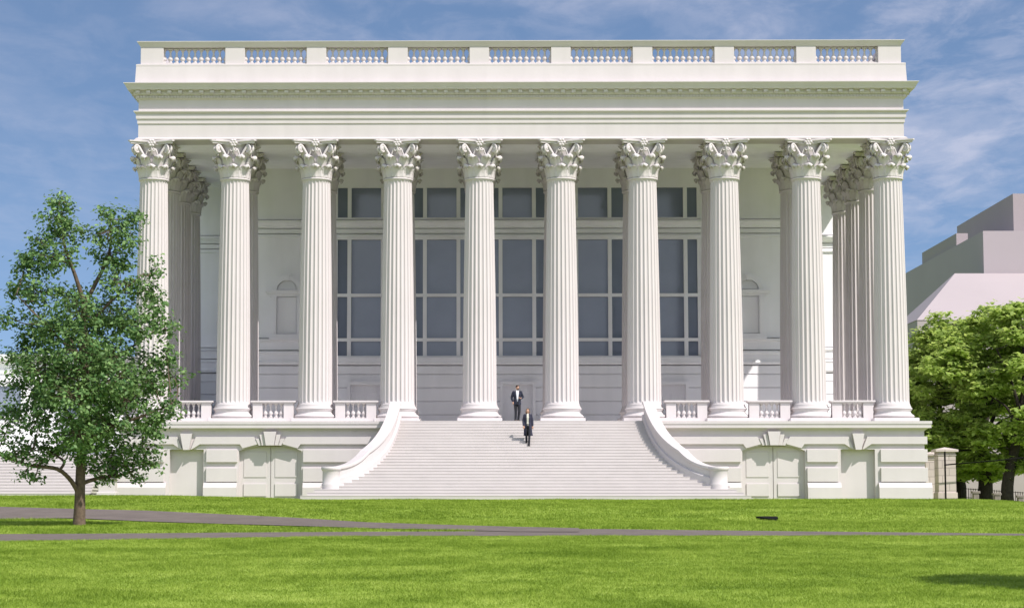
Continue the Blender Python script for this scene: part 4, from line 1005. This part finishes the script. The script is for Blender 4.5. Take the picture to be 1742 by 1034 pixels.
def mrange(s,a,b,c,d):
    r=nt.nodes.new('ShaderNodeMapRange'); r.interpolation_type='SMOOTHSTEP'
    for k,v in zip(('From Min','From Max','To Min','To Max'),(a,b,c,d)): r.inputs[k].default_value=v
    nt.links.new(s,r.inputs['Value']); return r.outputs['Result']
n1=nz((2.8,1.9,1),R(3),(3.1,7.7,0),9,.62,.35); n2=nz((.7,.5,1),R(20),(1.3,2.2,0),3,.5,.2)
right=mrange(sp.outputs[0],-.20,.10,.30,1.); low=mrange(sp.outputs[2],.06,.19,.18,1.)
n3=nz((10,6.5,1),R(-4),(5.1,1.7,0),8,.6,.4)
pat=mth('ADD',mth('MULTIPLY',mrange(n1,.40,.70,0,1),.62),mth('MULTIPLY',mrange(n3,.42,.68,0,1),.38))
cl=mth('MULTIPLY',mth('MULTIPLY',pat,mrange(n2,.32,.58,.35,1)),mth('MULTIPLY',right,low))
cl=mth('MINIMUM',mth('MULTIPLY',cl,.78),.55)
bk=mth('MULTIPLY',mrange(sp.outputs[1],.35,-.45,0,1),mrange(n1,.30,.62,.35,1.))  # unseen clouds behind the camera, added to fill the shaded portico
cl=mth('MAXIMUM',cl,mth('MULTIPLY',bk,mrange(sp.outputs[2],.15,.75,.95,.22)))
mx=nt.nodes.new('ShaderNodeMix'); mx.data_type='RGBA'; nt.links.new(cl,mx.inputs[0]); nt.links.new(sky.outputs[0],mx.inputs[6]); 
cm=nt.nodes.new('ShaderNodeMix'); cm.data_type='RGBA'; nt.links.new(mrange(sp.outputs[1],.35,-.3,0,1),cm.inputs[0]); cm.inputs[6].default_value=(5.0,4.95,5.8,1); cm.inputs[7].default_value=(9.6,10.1,11.2,1)  # second colour: extra-bright tone of the added fill clouds behind the camera
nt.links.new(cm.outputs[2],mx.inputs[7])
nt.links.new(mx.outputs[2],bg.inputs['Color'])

cam=bpy.data.cameras.new('camera'); co=bpy.data.objects.new('camera',cam); COL.objects.link(co)
co.location=(0,-DC,EYE); co.rotation_euler=(PI/2+TH,0,PSI); cam.sensor_width=36; cam.sensor_fit='HORIZONTAL'; cam.lens=F/1742*36
cam.shift_x=(871-PX0)/1742; cam.shift_y=0; cam.clip_end=5000; cam.clip_start=.5
SC.camera=co
SC.render.engine='CYCLES'; SC.cycles.use_denoising=True; SC.cycles.max_bounces=8; SC.cycles.diffuse_bounces=5
SC.view_settings.view_transform='Standard'; SC.view_settings.look='None'; SC.view_settings.gamma=1; SC.view_settings.exposure=.95
SC.render.film_transparent=False
